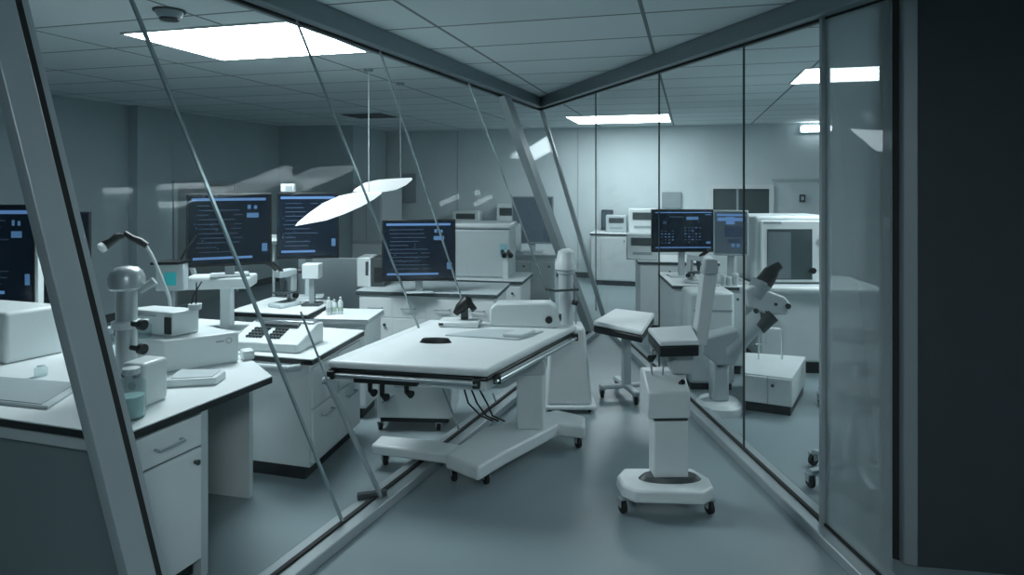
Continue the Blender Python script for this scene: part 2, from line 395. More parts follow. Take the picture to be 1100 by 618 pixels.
# the slanted mullion and the glass corner', (.30, 10.3), .35, 1.0, lm=dimlamp)
ceiling_lamp('added fill light panel over the near aisle, in front of the glass corner', (-.5, -1.2), .9, 1.2, lm=midlamp)  # unseen panel, added to brighten the aisle
p = bk(875); wl_ = thing('wall_glow', 'small bright glowing bar, a modelled reflection, at the right end of the back wall, under the ceiling', 'lamp', (p.x, p.y-.05, Zc(138, 10.4)))  # emissive bar added in place of a reflected light
obj('diffuser', M(p.x, p.y-.06, -YAW).box(-.22, .22, -.04, -.001, Zc(141, 10.4), Zc(135, 10.4)), dimlamp, wl_, .01); obj('housing', M(p.x, p.y-.06, -YAW).box(-.24, .24, 0, .04, Zc(142, 10.4), Zc(134, 10.4)), lgrey, wl_)  # both parts belong to the added glowing bar, not a real lamp
ceiling_lamp('added fill light panel in the right room, hidden past the near dark wall', (3.55, 4.0), 1.2, 1.2)  # out of view, put in as extra light for the right room
# smoke detector, vent
sx, sy = G(182, 11, ZC)
sd = thing('smoke_detector', 'round smoke detector on the ceiling above the big light panel', 'smoke detector', (sx, sy, ZC))
obj('housing', M().lathe((sx, sy, ZC), [(.072, 0), (.07, -.02), (.058, -.042), (.03, -.05), (0, -.05)]), grey, sd)
obj('sensor_ring', M().lathe((sx, sy, ZC), [(.05, -.043), (.05, -.056), (.04, -.058), (0, -.058)]), dark, sd)
obj('mount_plate', M().lathe((sx, sy, ZC), [(.085, 0), (.085, -.008), (0, -.008)]), dark, sd)
vx, vy = G(398, 124, ZC)
av = thing('air_vent', 'dark square air vent in the ceiling past the hanging leaf shapes', 'vent', (vx, vy, ZC))
vm = M(vx, vy, -YAW)
for i in range(7): vm.box(-.3, .3, -.27+i*.08, -.24+i*.08, ZC-.02, ZC-.002)
obj('slats', vm, dark, av); obj('backing', M(vx, vy, -YAW).box(-.32, .32, -.31, .31, ZC-.008, ZC-.001), panelg, av)
# glowing leaf shapes modelling reflections in the tilted glass, hung on added rods
def leaf_glow(label, outline, d0, d1, rod_px, rod_py):
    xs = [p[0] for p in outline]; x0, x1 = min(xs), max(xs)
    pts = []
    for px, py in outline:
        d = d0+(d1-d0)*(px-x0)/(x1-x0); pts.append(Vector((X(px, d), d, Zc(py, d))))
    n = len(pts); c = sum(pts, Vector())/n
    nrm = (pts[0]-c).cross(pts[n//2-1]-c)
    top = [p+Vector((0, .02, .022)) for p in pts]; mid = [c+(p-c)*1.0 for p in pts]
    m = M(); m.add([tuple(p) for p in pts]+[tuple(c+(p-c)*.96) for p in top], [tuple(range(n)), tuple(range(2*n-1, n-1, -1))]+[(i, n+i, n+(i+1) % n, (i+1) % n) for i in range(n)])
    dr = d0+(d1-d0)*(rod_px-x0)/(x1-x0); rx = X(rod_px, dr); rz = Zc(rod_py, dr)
    t = thing('leaf_reflection', label, 'lamp', (rx, dr, ZC), 'glowing leaf shapes')
    obj('lamp_head_or_leaf', m, leafm, t)
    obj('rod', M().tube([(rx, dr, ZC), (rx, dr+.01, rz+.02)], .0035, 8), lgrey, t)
    obj('added_ceiling_rose', M().lathe((rx, dr, ZC), [(.04, 0), (.035, -.02), (0, -.02)]), grey, t)
leaf_glow('larger glowing leaf shape, a modelled glass reflection, sloping down past the second monitor', [(317, 243), (330, 232), (346, 221), (364, 213), (382, 209), (410, 208), (402, 214), (388, 222), (370, 230), (350, 237)], 5.0, 5.6, 396, 209)
leaf_glow('smaller glowing leaf shape, a modelled glass reflection, higher and to the right', [(379, 206), (390, 199), (405, 195.5), (422, 194), (443, 193), (436, 199), (425, 204), (408, 207)], 5.8, 6.4, 430, 194)

# ================================================================= BUILDERS
def base_unit(name, label, cat, top_pts, z, th=.035, body_in=.03, toe=.08, edge=black, body=white, group=None, body_pts=None, topm=whiteb):
    """a worktop polygon on a closed body with a recessed plinth"""
    cx = sum(p[0] for p in top_pts)/len(top_pts); cy = sum(p[1] for p in top_pts)/len(top_pts)
    def inset(P, k):
        c = Vector((sum(p[0] for p in P)/len(P), sum(p[1] for p in P)/len(P)))
        return [tuple(Vector(p)-(Vector(p)-c).normalized()*k) for p in P]
    t = thing(name, label, cat, (cx, cy, 0), group)
    obj('worktop', M().prism(top_pts, z-.008, z), topm, t, .003)
    obj('worktop_edge', M().prism(inset(top_pts, .003), z-th, z-.009), edge, t)
    bp = body_pts or inset(top_pts, body_in)
    obj('body', M().prism(bp, toe, z-th-.001), body, t, .004)
    obj('plinth', M().prism(inset(bp, .05), 0, toe-.001), black, t)
    return t
def facing(root, p0, p1, z0, z1, name='door', handle='bar', m=white, off=.0, label=None, hside=.8):
    """a door or drawer front lying on the face p0->p1 (outer side to the right of that direction)"""
    g = M().slab(p0, p1, -.018-off, -.002-off, z0, z1); d = obj(name, g, m, root, .003)
    a, b = Vector(p0[:2]), Vector(p1[:2]); dd = (b-a).normalized(); n = Vector((dd.y, -dd.x)); L = (b-a).length
    if handle == 'bar':
        c = a+dd*L*.5; zz = (z0+z1)/2 if z1-z0 < .25 else z1-.06
        h = [c-dd*.06+n*.02, c-dd*.06+n*.045, c+dd*.06+n*.045, c+dd*.06+n*.02]
        obj('handle', M().tube([(p.x, p.y, zz) for p in h], .006, 8), grey, d)
    elif handle == 'knob':
        c = a+dd*L*hside+n*.018
        obj('knob', M().tube([(c.x, c.y, z1-.05), (c.x+n.x*.02, c.y+n.y*.02, z1-.05)], [.008, .012], 12), dark, d)
    return d

def monitor(label, px, d, ytop, ybot, wid, yaw, zbase, lay='a', screen=None, bezel=None, tilt=0, stand='post', name='monitor', group='computer monitors'):
    x = X(px, d); z1 = Zc(ytop, d); z0 = Zc(ybot, d); h = z1-z0; w_ = wid; bezel = bezel or black
    t = thing(name, label, 'monitor', (x, d, zbase), group)
    obj('casing', M(x, d, yaw).box(-w_/2, w_/2, .0, .035, z0, z1), bezel, t, .004)
    b = .014; iz0, iz1 = z0+b*1.4, z1-b; ix = w_/2-b
    H = iz1-iz0; W = 2*ix
    bars, tx, bt = 1, 2, 3; rects = []
    def rect(m, u0, u1, v0, v1): rects.append((m, u0, u1, v0, v1))
    if lay in 'ab':
        rect(bars, .04, .95, .035, .075); rect(bars, .05, .78 if lay == 'a' else .62, .90, .935)
        rnd = random.Random(int(px))
        for i in range(11):
            v = .14+i*.068; u0 = .08+.05*rnd.random(); rect(tx, u0, u0+.15+.35*rnd.random(), v, v+.012)
            if rnd.random() < .5: rect(tx, .5+.05*rnd.random(), .62+.06*rnd.random(), v, v+.012)
        rect(bt, .72, .76, .14, .2); rect(bt, .8, .84, .15, .2); rect(bt, .71, .86, .26, .33); rect(bt, .9, .97, .72, .84)
        for i in range(8): u = .06+rnd.random()*.4; v = .3+rnd.random()*.55; rect(bt, u, u+.012, v, v+.012)
    elif lay == 'c':
        rect(bars, .03, .97, .03, .055); rect(bars, .04, .96, .92, .945)
        rect(bt, .55, .75, .15, .23); rect(bt, .86, .96, .09, .11)
        rnd = random.Random(9)
        for gx, gy, n_, m_ in ((.13, .5, 4, 5), (.52, .42, 5, 6)):
            for i in range(n_):
                for j in range(m_):
                    if rnd.random() < .75: rect(tx if rnd.random() < .6 else bt, gx+i*.06, gx+i*.06+.03, gy+j*.075, gy+j*.075+.025)
        rect(tx, .27, .5, .14, .17); rect(tx, .16, .22, .26, .34); rect(bt, .88, .95, .78, .84)
    elif lay == 'd':
        rect(bars, .06, .96, .05, .10); rect(bars, .08, .9, .14, .22); rect(bars, .35, .62, .12, .3)
        rect(tx, .3, .9, .35, .6); rect(tx, .4, .8, .64, .74); rect(bt, .52, .62, .76, .84); rect(bt, .68, .78, .76, .84)
    else:
        for i in range(7): rect(tx, .12, .45+.3*((i*37) % 5)/5, .12+i*.1, .135+i*.1)
    us = sorted({0, 1} | {round(q_, 4) for r_ in rects for q_ in r_[1:3]}); vs = sorted({0, 1} | {round(q_, 4) for r_ in rects for q_ in r_[3:5]})
    sm_ = M(x, d, yaw); nu = len(us)
    fs = []; mi = []
    for j in range(len(vs)-1):
        for i in range(nu-1):
            cu, cv = (us[i]+us[i+1])/2, (vs[j]+vs[j+1])/2; k = 0
            for r_ in rects:
                if r_[1] < cu < r_[2] and r_[3] < cv < r_[4]: k = r_[0]
            fs.append((j*nu+i, (j+1)*nu+i, (j+1)*nu+i+1, j*nu+i+1)); mi.append(k)
    sm_.add([(-ix+u_*W, -.003, iz1-v_*H) for v_ in vs for u_ in us], fs)
    s_ = obj('screen', sm_, screen or scrm, t)
    for mm_ in (bar_m, txt_m, btxt_m): s_.data.materials.append(mm_)
    for p_, k in zip(s_.data.polygons, mi): p_.material_index = k; p_.use_smooth = False
    so = s_.modifiers.new('thickness', 'SOLIDIFY'); so.thickness = .0025; so.offset = -1
    if stand == 'post':
        sm = M(x, d, yaw); sm.box(-.03, .03, .045, .075, zbase+.012, z0+h*.45); sm.box(-.05, .05, .035, .05, z0+h*.25, z0+h*.6)
        obj('neck', sm, lgrey, t, .004)
        obj('foot', M(x, d, yaw).box(-.12, .12, -.02, .16, zbase, zbase+.012), lgrey, t, .004)
    elif stand == 'bracket':
        sm = M(x, d, yaw); sm.box(-.05, .05, .035, .06, z0+h*.2, z0+h*.6)
        obj('bracket', sm, lgrey, t, .004)
    return t

def microscope(label, x, y, z, yaw=0, s=1.0, group='microscopes', bodym=None):
    bodym = bodym or white
    t = thing('microscope', label, 'microscope', (x, y, z), group)
    P = lambda *a: M(x, y, yaw).box(a[0]*s, a[1]*s, a[2]*s, a[3]*s, z+a[4]*s, z+a[5]*s)
    obj('base', P(-.09, .09, -.12, .12, 0, .04), bodym, t, .01)
    obj('arm', P(-.035, .035, .05, .12, .04, .30), bodym, t, .012)
    obj('stage', P(-.08, .08, -.08, .07, .12, .135), dark, t, .002)
    obj('head', P(-.045, .045, -.09, .11, .27, .34), bodym, t, .012)
    obj('objective', M(x, y, yaw).lathe((0, -.03*s, z+.15*s), [(.012*s, 0), (.02*s, .03*s), (.028*s, .12*s)]), dark, t)
    for sx_ in (-1, 1):
        obj('eyepiece', M(x, y, yaw).tube([(sx_*.028*s, -.06*s, z+.33*s), (sx_*.032*s, -.15*s, z+.40*s), (sx_*.032*s, -.17*s, z+.415*s)], [.016*s, .016*s, .022*s], 12), black, t)
    for sx_ in (-1, 1): obj('focus_knob', M(x, y, yaw).tube([(sx_*.035*s, .08*s, z+.09*s), (sx_*.07*s, .08*s, z+.09*s)], .024*s, 14), black, t)
    return t
def table(name, label, pts, z, group=None, edge=black, legm=white, th=.04):
    cx = sum(p[0] for p in pts)/len(pts); cy = sum(p[1] for p in pts)/len(pts)
    t = thing(name, label, 'table', (cx, cy, 0), group)
    obj('tabletop', M().prism(pts, z-.012, z), whiteb, t, .004)
    obj('tabletop_edge', M().prism([tuple(Vector(p)-(Vector(p)-Vector((cx, cy)))*.01) for p in pts], z-th, z-.013), edge, t)
    for p in pts:
        q = Vector(p)-(Vector(p)-Vector((cx, cy))).normalized()*.09
        obj('leg', M(q.x, q.y).box(-.02, .02, -.02, .02, 0, z-th-.001), legm, t)
    return t

# ================================================================= LEFT ROOM
# --- near bench
NR = Vector((-1.46, 2.44)); FR = Vector((-1.17, 3.18)); Lv = Vector((-2.0, .6))
BZ = .75
top = [tuple(NR), tuple(FR), (-1.45, 3.56), (-3.6, 4.12), tuple(NR+Lv)]
bn = thing('laboratory_bench', 'near white laboratory bench with black edge and drawer, lower left corner', 'bench', (-2.4, 3.1, 0), 'laboratory benches')
obj('worktop', M().prism(top, BZ-.006, BZ), whiteb, bn, .002)
obj('worktop_edge', M().prism(top, BZ-.034, BZ-.0065), black, bn)
e = (FR-NR).normalized(); n = Vector((e.y, -e.x)); 
A0 = NR+e*.02-n*.02; A1 = NR+e*.385-n*.02
obj('body', M().prism([tuple(A0), tuple(A1), tuple(A1+Lv*.97), tuple(A0+Lv*.97)], .08, BZ-.035), mat('dark_bench_body', (.17, .22, .24), .5), bn, .004)  # one even dark grey, darker than the drawer fronts
obj('plinth', M().prism([tuple(A0-n*.05+e*.05), tuple(A1-n*.05), tuple(A1+Lv*.9), tuple(A0+Lv*.9+e*.05)], 0, .079), black, bn)
fm = M(); dv = -Lv.normalized(); fs0 = A0-e*.03
obj('front_trim', M().slab(tuple(fs0+Lv*.95), tuple(fs0-Lv*.01), 0, .012, BZ-.075, BZ-.036), lgrey, bn)
facing(bn, tuple(A0+e*.01), tuple(A1-e*.015), .575, .705, 'drawer', 'bar', whiteb)
facing(bn, tuple(A0+e*.01), tuple(A1-e*.015), .09, .565, 'door', 'knob', whiteb, hside=.9)
obj('side_post', M().slab(tuple(A1-e*.012), tuple(A1+e*.025), -.012, .03, .0, BZ-.035), lgrey, bn)
bk0 = Vector((-1.45, 3.50))
obj('back_panel', M().slab(tuple(bk0+Vector((-1.9, .5))), (-1.40, 3.52), -.03, 0, .0, BZ-.035), whiteb, bn)

# --- second cabinet (island) behind
I2 = [(-2.45, 4.03), (-1.12, 3.66), (-.99, 4.38), (-2.3, 4.76)]
i2 = base_unit('base_cabinet', 'low white cabinet behind the glass door pull bar, carrying the keypad scale', 'cabinet', I2, .70, edge=black, group='white floor cabinets')
i2n = (Vector(I2[1])-Vector(I2[0])).normalized(); i2e = (Vector(I2[2])-Vector(I2[1])).normalized()
a = Vector(I2[1])-i2n*.03+i2e*.03; b = Vector(I2[2])-i2n*.035-i2e*.04
facing(i2, tuple(a), tuple((a+b)/2-i2e*.005), .10, .40, 'drawer', 'bar', whiteb)
facing(i2, tuple((a+b)/2+i2e*.005), tuple(b), .10, .40, 'drawer', 'bar', whiteb)
facing(i2, tuple(a), tuple((a+b)/2-i2e*.005), .41, .64, 'drawer', 'bar', whiteb)
facing(i2, tuple((a+b)/2+i2e*.005), tuple(b), .41, .64, 'drawer', 'bar', whiteb)
c0 = Vector(I2[0])+i2n*.05+Vector((0, .0)); 
obj('grab_rail', M().tube([(-1.50, 3.74, .64), (-1.48, 3.70, .65), (-1.24, 3.63, .655), (-1.2, 3.68, .65)], .02, 12), lgrey, i2)

# --- keypad scale on it
def keypad_scale():
    z = .70; t = thing('bench_scale', 'white sloping bench scale with keypad between the white box and the drawers', 'scale', (-1.45, 3.98, z))
    m = M(-1.43, 3.96, -.2); rot_profile(m, [(-.14, z), (.17, z), (.17, z+.12), (.10, z+.125), (-.14, z+.05)], -.22, .22); obj('housing', m, white, t, .008)
    k = M(-1.43, 3.96, -.2); k.prism([(-.16, -.10), (.1, -.10), (.1, .03), (-.16, .03)], .735, .755)
    for i in range(9):
        for j in range(4):
            x0 = -.15+i*.022+(.0 if i < 5 else .03); y0 = -.09+j*.03; zz = z+.067+(y0+.14)*(.075/.24)*.98-.015
            k.box(x0, x0+.015, y0, y0+.02, zz, zz+.012)
    obj('keypad', k, dark, t)
    obj('display', M(-1.43, 3.96, -.2).box(-.12, .12, .03, .075, z+.108, z+.125), dark, t)
    obj('weighing_pan', M(-1.43, 3.96, -.2).box(-.2, .2, .085, .16, z+.122, z+.135), chrome, t, .004)
keypad_scale()

# --- white box instrument on the near bench
def quadbox(name, label, cat, q, z0, z1, m=white, bevel=.012, grp=None, partname='housing'):
    cx = sum(p[0] for p in q)/4; cy = sum(p[1] for p in q)/4
    t = thing(name, label, cat, (cx, cy, z0), grp); obj(partname, M().prism(q, z0, z1), m, t, bevel, 3); return t
A, B = (-1.72, 3.22), (-1.435, 3.43); Cc, Dd = (-1.78, 3.64), (-2.05, 3.42)
ib = quadbox('instrument_box', 'big white boxy instrument with a faint mark on the near bench', 'instrument', [A, B, Cc, Dd], .75, .91)
v = Vector(B)-Vector(A); vd = v.normalized(); c = Vector(B)-vd*.06
obj('logo_dashes', M().slab(tuple(c-vd*.055), tuple(c-vd*.015), -.002, .0, .867, .875), grey, ib)
nn = Vector((vd.y, -vd.x))
rg = M()
for i in range(10):
    a0 = 2*math.pi*i/10; a1 = 2*math.pi*(i+1)/10; cc = c+vd*.008
    rg.tube([(cc.x+vd.x*.014*math.cos(q_)+nn.x*.001, cc.y+vd.y*.014*math.cos(q_)+nn.y*.001, .870+.014*math.sin(q_)) for q_ in (a0, a1)], .002, 6)
obj('logo_ring', rg, grey, ib)
obj('side_foot', M().slab((-1.42, 3.44), (-1.37, 3.475), -.0, .08, .75, .80), white, ib, .01)
# case on top
cs = quadbox('instrument_case', 'upright white case with a dark slot on top of the big white box', 'case', [(-2.02, 3.41), (-1.72, 3.30), (-1.64, 3.42), (-1.92, 3.50)], .91, 1.035, bevel=.01)
obj('dark_slot', M(-1.745, 3.306, -.35).box(-.02, .02, -.006, .004, .925, 1.01), black, cs)
obj('lid_seam', M(-1.87, 3.35, -.35).box(-.15, .05, -.006, .004, 1.01, 1.013), grey, cs)
# glass bottle
def jar(label, x, y, z, r, h, liquid=None, name='glass_jar', lid=white, group='glass jars on the near bench'):
    t = thing(name, label, 'jar', (x, y, z), group)
    obj('glass_body', M().lathe((x, y, z), [(r*.9, 0), (r, .01), (r, h*.72), (r*.55, h*.84), (r*.5, h*.9)]), jarglass, t)
    if liquid: obj('liquid', M().lathe((x, y, z), [(r*.86, .006), (r*.9, .012), (r*.9, h*.45), (0, h*.45)]), liquid, t)
    obj('lid', M().lathe((x, y, z), [(r*.6, h*.88), (r*.62, h*.89), (r*.62, h), (r*.3, h*1.02), (0, h*1.02)]), lid, t)
    return t
jar('lidded jar of pale teal liquid in front of the stirrer', X(141, 2.62), 2.62, .75, .052, .20, tealm, lid=lgrey)
jar('small empty bottle with a white cap standing on the big white box', X(163, 3.33)-.02, 3.30, .91, .033, .09)
jar('clear flask behind the stirrer column', X(112, 3.1), 3.12, .75, .045, .25, lid=lgrey)
jar('tiny capped jar in front of the far left instrument', X(44, 3.18), 3.18, .75, .028, .055, lid=white)
# stirrer
def stirrer():
    x, y, z = X(153, 2.78), 2.81, .75
    t = thing('overhead_stirrer', 'white stirrer with a domed steel column and black knobs on the near bench', 'stirrer', (x, y, z))
    obj('base', M(x, y, -.25).box(-.058, .058, -.075, .06, z, z+.185), white, t, .016, 4)
    for sx_ in (-.025, .03): obj('dial', M(x, y, -.25).tube([(sx_, -.075, z+.14), (sx_, -.095, z+.14)], .012, 14), black, t)
    obj('badge', M(x, y, -.25).tube([(0, -.075, z+.09), (0, -.078, z+.09)], .018, 16), grey, t)
    cx, cy = X(136, 3.02), 3.02
    obj('column', M().lathe((cx, cy, z), [(.085, 0), (.085, .02), (.045, .03), (.045, .49), (.05, .49)]), steel, t)
    zt = Zc(311, 2.95)
    obj('cap', M().lathe((cx, cy, zt), [(.03, -.02), (.066, -.012), (.076, .0), (.078, .045), (.066, .072), (.048, .09), (.02, .096), (0, .097)], 28), steel, t)
    obj('collar', M().lathe((cx, cy, Zc(352, 2.95)), [(.046, -.02), (.062, -.015), (.062, .015), (.046, .02)]), white, t)
    for yy in (350, 376):
        zz = Zc(yy, 2.95); k = obj('clamp_knob', M().tube([(cx+.04, cy-.03, zz), (cx+.085, cy-.05, zz), (cx+.09, cy-.05, zz), (cx+.115, cy-.06, zz)], [.012, .012, .024, .024], 14), black, t)
    obj('side_lever', M().tube([(cx+.06, cy, Zc(316, 2.95)), (cx+.12, cy+.02, Zc(305, 2.95))], [.014, .02], 10), lgrey, t)
stirrer()
# tray
tr = quadbox('shallow_tray', 'shallow white tray at the back edge of the near bench', 'tray', [G(178, 417, .75), G(232, 414, .75), G(243, 406, .75), G(192, 405, .75)], .75, .785, bevel=.008, partname='tray_body')
c = [Vector(p) for p in (G(184, 406, .79), G(228, 404, .79), G(237, 397, .79), G(195, 396, .79))]
obj('tray_floor', M().prism([tuple(p) for p in c], .785, .788), lgrey, tr)
# sink on the near bench
sk = thing('bench_sink', 'grey rimmed sink set in the near bench at the left edge', 'sink', (-2.3, 2.95, .75))
q = [G(-60, 447, .75), G(72, 442, .75), G(84, 411, .75), G(-60, 426, .75)]
q = [(-3.0, 2.98), (-1.93, 2.71), (-1.98, 3.02), (-3.0, 3.24)]
obj('rim', M().prism(q, .75, .765), lgrey, sk, .004)
cq = Vector((sum(p[0] for p in q)/4, sum(p[1] for p in q)/4))
obj('basin', M().prism([tuple(cq+(Vector(p)-cq)*.93) for p in q], .765, .768), grey, sk)
# far left instrument and monitors
fi = quadbox('analyser_box', 'bulky white instrument with dark louvred front at the far left edge', 'instrument', [(-3.2, 3.52), (-2.62, 3.37), (-2.48, 3.62), (-3.0, 3.78)], .75, 1.02, bevel=.02)
lv = M(-2.93, 3.446, -.25)
for i in range(6): lv.box(-.2, .2, -.008, .004, .80+i*.03, .815+i*.03)
obj('louvres', lv, dark, fi)
obj('front_panel', M(-2.93, 3.447, -.25).box(-.22, .22, -.003, .003, .78, .99), grey, fi)
mo_ = monitor('upright black monitor with a white back shell, cut by the left photo edge', -4, 3.9, 220, 326, .46, .0, 1.03-.28, 'b', stand='post')
mx0 = X(-4, 3.9)
obj('side_shell', M().box(mx0+.2305, mx0+.25, -.0+3.9, 3.95, Zc(327, 3.9), Zc(219, 3.9)), white, mo_, .003)
t = monitor('black monitor showing just behind the big slanted mullion', 54, 4.6, 228, 330, .50, .2, .75, 'e', stand=None)
mx_ = X(54, 4.6)
obj('pole', M().tube([(mx_, 4.66, 0), (mx_, 4.66, 1.15)], .025, 12), lgrey, t); obj('foot', M().lathe((mx_, 4.66, 0), [(.2, 0), (.2, .02), (.03, .04)]), lgrey, t)

# gooseneck with black heads
gx, gy = X(176, 3.72), 3.66
gn = thing('gooseneck_lamp', 'thin curved lamp with two black heads above the stirrer', 'lamp', (gx, gy, .75))
gz = lambda py: Zc(py, 3.66)
obj('neck', M().tube([(X(186, 3.66), 3.66, .752), (X(182, 3.66), 3.66, gz(320)), (X(172, 3.66), 3.66, gz(295)), (X(164, 3.66), 3.66, gz(276)), (X(157, 3.66), 3.66, gz(264))], .009, 10), lgrey, gn)
obj('foot', M().lathe((X(186, 3.66), 3.66, .75), [(.05, 0), (.05, .012), (.012, .02)]), lgrey, gn)
obj('lamp_head_or_leaf', M().tube([(X(158, 3.66), 3.66, gz(264)), (X(151, 3.66), 3.65, gz(259)), (X(145, 3.66), 3.64, gz(256)), (X(137, 3.66), 3.63, gz(250))], [.018, .022, .018, .016], 12), black, gn)
obj('lamp_head_or_leaf', M().tube([(X(134, 3.66), 3.66, gz(253)), (X(128, 3.66), 3.65, gz(254)), (X(121, 3.66), 3.64, gz(260)), (X(115, 3.66), 3.63, gz(264))], [.014, .024, .022, .030], 12), black, gn)
obj('cross_wire', M().tube([(X(137, 3.66), 3.66, gz(252)), (X(134, 3.66), 3.66, gz(253))], .006, 8), black, gn)
obj('lens_ring', M().tube([(X(117, 3.66), 3.615, gz(264)), (X(115, 3.66), 3.60, gz(266))], .028, 14), white, gn)
# small teal screen device on the pole behind
sx, sy = X(186, 4.08)-.02, 4.10
sd = thing('display_unit', 'small grey unit with a teal display left of the first big monitor', 'display', (sx, sy, .70))
obj('housing', M(sx, sy, .1).box(-.085, .085, -.03, .05, Zc(312, sy), Zc(283, sy)), lgrey, sd, .008)
obj('sun_hood', M(sx, sy, .1).prism([(-.09, -.09), (.07, -.09), (.1, .06), (-.05, .06)], Zc(283, sy)+.001, Zc(281, sy)+.006), black, sd)
obj('teal_screen', M(sx, sy, .1).box(-.03, .04, -.034, -.0305, Zc(306, sy), Zc(292, sy)), tealscr, sd)
obj('pole', M().tube([(sx, sy+.02, .70), (sx, sy+.02, Zc(312, sy))], .012, 10), grey, sd)
obj('foot', M(sx, sy, 0).box(-.08, .08, -.06, .08, .70, .712), dark, sd)
obj('cable', M().tube([(sx+.02, sy+.05, Zc(284, sy)), (sx+.07, sy+.05, Zc(268, sy)), (sx+.13, sy+.05, Zc(254, sy))], .006, 8), black, sd)
# first big monitor and its stand
STD = thing('monitor_stand', 'white shelf stand on a post under the first big monitor', 'stand', (X(238, 4.25), 4.35, .70))
sxx = X(234, 4.3)
obj('shelf', M(sxx, 4.35, .15).box(-.22, .20, -.10, .14, Zc(310, 4.3), Zc(298, 4.3)), white, STD, .012)
obj('post', M(sxx, 4.35, 0).box(-.01, .06, 0, .07, .715, Zc(310, 4.3)), white, STD, .006)
obj('foot', M(sxx, 4.35, 0).box(-.12, .16, -.1, .14, .70, .715), white, STD, .004)
obj('side_arm', M().tube([(X(203, 4.2), 4.27, Zc(296, 4.2)), (X(199, 4.2), 4.27, Zc(285, 4.2)), (X(199, 4.2), 4.27, Zc(262, 4.2)), (X(206, 4.2), 4.28, Zc(254, 4.2))], .016, 10), white, STD)
monitor('first big black monitor left of centre with blue bars, on the white shelf', 247, 4.3, 208, 286, .52, math.radians(24), Zc(297.5, 4.3), 'a')
pen = thing('pen_cup', 'small white cup holding two dark rods on the white case', 'cup', (X(211, 3.45), 3.40, 1.035))
px_, py_ = X(211, 3.40), 3.385
obj('cup', M().lathe((px_, py_, 1.035), [(.03, 0), (.032, .02), (.034, .028), (0, .028)]), lgrey, pen)
obj('rod', M().tube([(px_+.005, py_, 1.055), (px_+.008, py_, 1.175)], .0035, 6), black, pen)
obj('rod', M().tube([(px_-.02, py_, 1.055), (px_-.01, py_, 1.105), (px_+.035, py_, 1.18)], .0035, 6), black, pen)

# table with second monitor
T3 = [G(246, 334, .72), G(330, 338, .72), G(360, 323, .72), G(292, 319, .72)]
table('laboratory_table', 'white table with a dark edge under the second monitor', T3, .72, group='laboratory tables')
monitor('second black monitor left of centre, half crossed by the glowing leaf shape', 331, 5.45, 207, 278, .50, math.radians(12), .72, 'b')
cam_ = thing('webcam', 'little white camera box clipped on top of the second monitor', 'camera', (X(310, 5.45), 5.47, Zc(207, 5.45)))
obj('housing', M(X(310, 5.45), 5.43).box(-.055, .055, -.02, .04, Zc(206.5, 5.45), Zc(197.5, 5.45)), white, cam_, .008)
obj('grille', M(X(311, 5.45), 5.43).box(-.02, .04, -.024, -.0205, Zc(204.5, 5.45), Zc(199.5, 5.45)), grey, cam_)
microscope('small grey microscope on the table beneath the second monitor', X(305, 5.1), 5.12, .72, -.5, .85, bodym=lgrey)
sb = quadbox('sample_box', 'small white box on a stand beside the little grey microscope', 'box', [(X(324, 5.1), 5.1), (X(342, 5.1), 5.1), (X(342, 5.1), 5.22), (X(324, 5.1), 5.22)], Zc(300, 5.1), Zc(284, 5.1), bevel=.008)
obj('stand_post', M(X(333, 5.1), 5.16).box(-.02, .02, -.02, .02, .73, Zc(300, 5.1)), grey, sb); obj('stand_foot', M(X(333, 5.1), 5.16).box(-.07, .07, -.06, .06, .72, .74), dark, sb)
obj('black_knob', M().tube([(X(324, 5.1)-.0, 5.14, Zc(292, 5.1)), (X(319, 5.1), 5.13, Zc(292, 5.1))], .02, 12), black, sb)
# grey partition
pt = thing('partition_screen', 'plain grey partition screen behind the second monitor', 'partition', (X(355, 6.2), 6.25, 0))
obj('screen_panel', M(X(356, 6.2), 6.2, -.15).box(-.34, .34, 0, .04, .05, Zc(277, 6.2)), panelg, pt, .01)
obj('foot', M(X(356, 6.2), 6.2, -.15).box(-.3, -.24, -.15, .2, 0, .05), dark, pt); obj('foot', M(X(356, 6.2), 6.2, -.15).box(.24, .3, -.15, .2, 0, .05), dark, pt)
# wall behind lamp head reflection disc (round white lamp behind first monitor)
rl = thing('round_lamp', 'round white lamp head peeking out between the two left monitors', 'lamp', (X(292, 5.9), 5.9, 0))
obj('lamp_head_or_leaf', M().lathe((X(294, 5.9), 5.9, Zc(258, 5.9)), [(.01, -.04), (.09, -.03), (.12, .0), (.1, .03), (.02, .05)]), white, rl)
obj('pole', M().tube([(X(294, 5.9), 5.9, .03), (X(294, 5.9), 5.9, Zc(262, 5.9))], .012, 8), lgrey, rl); obj('foot', M().lathe((X(294, 5.9), 5.9, 0), [(.15, 0), (.15, .02), (.03, .035)]), lgrey, rl)
# cabinet 3 with bottles
c3a = Vector(G(331, 346, .72)); c3b = Vector(G(393, 334, .72)); nv = Vector((-(c3b-c3a).y, (c3b-c3a).x)).normalized()
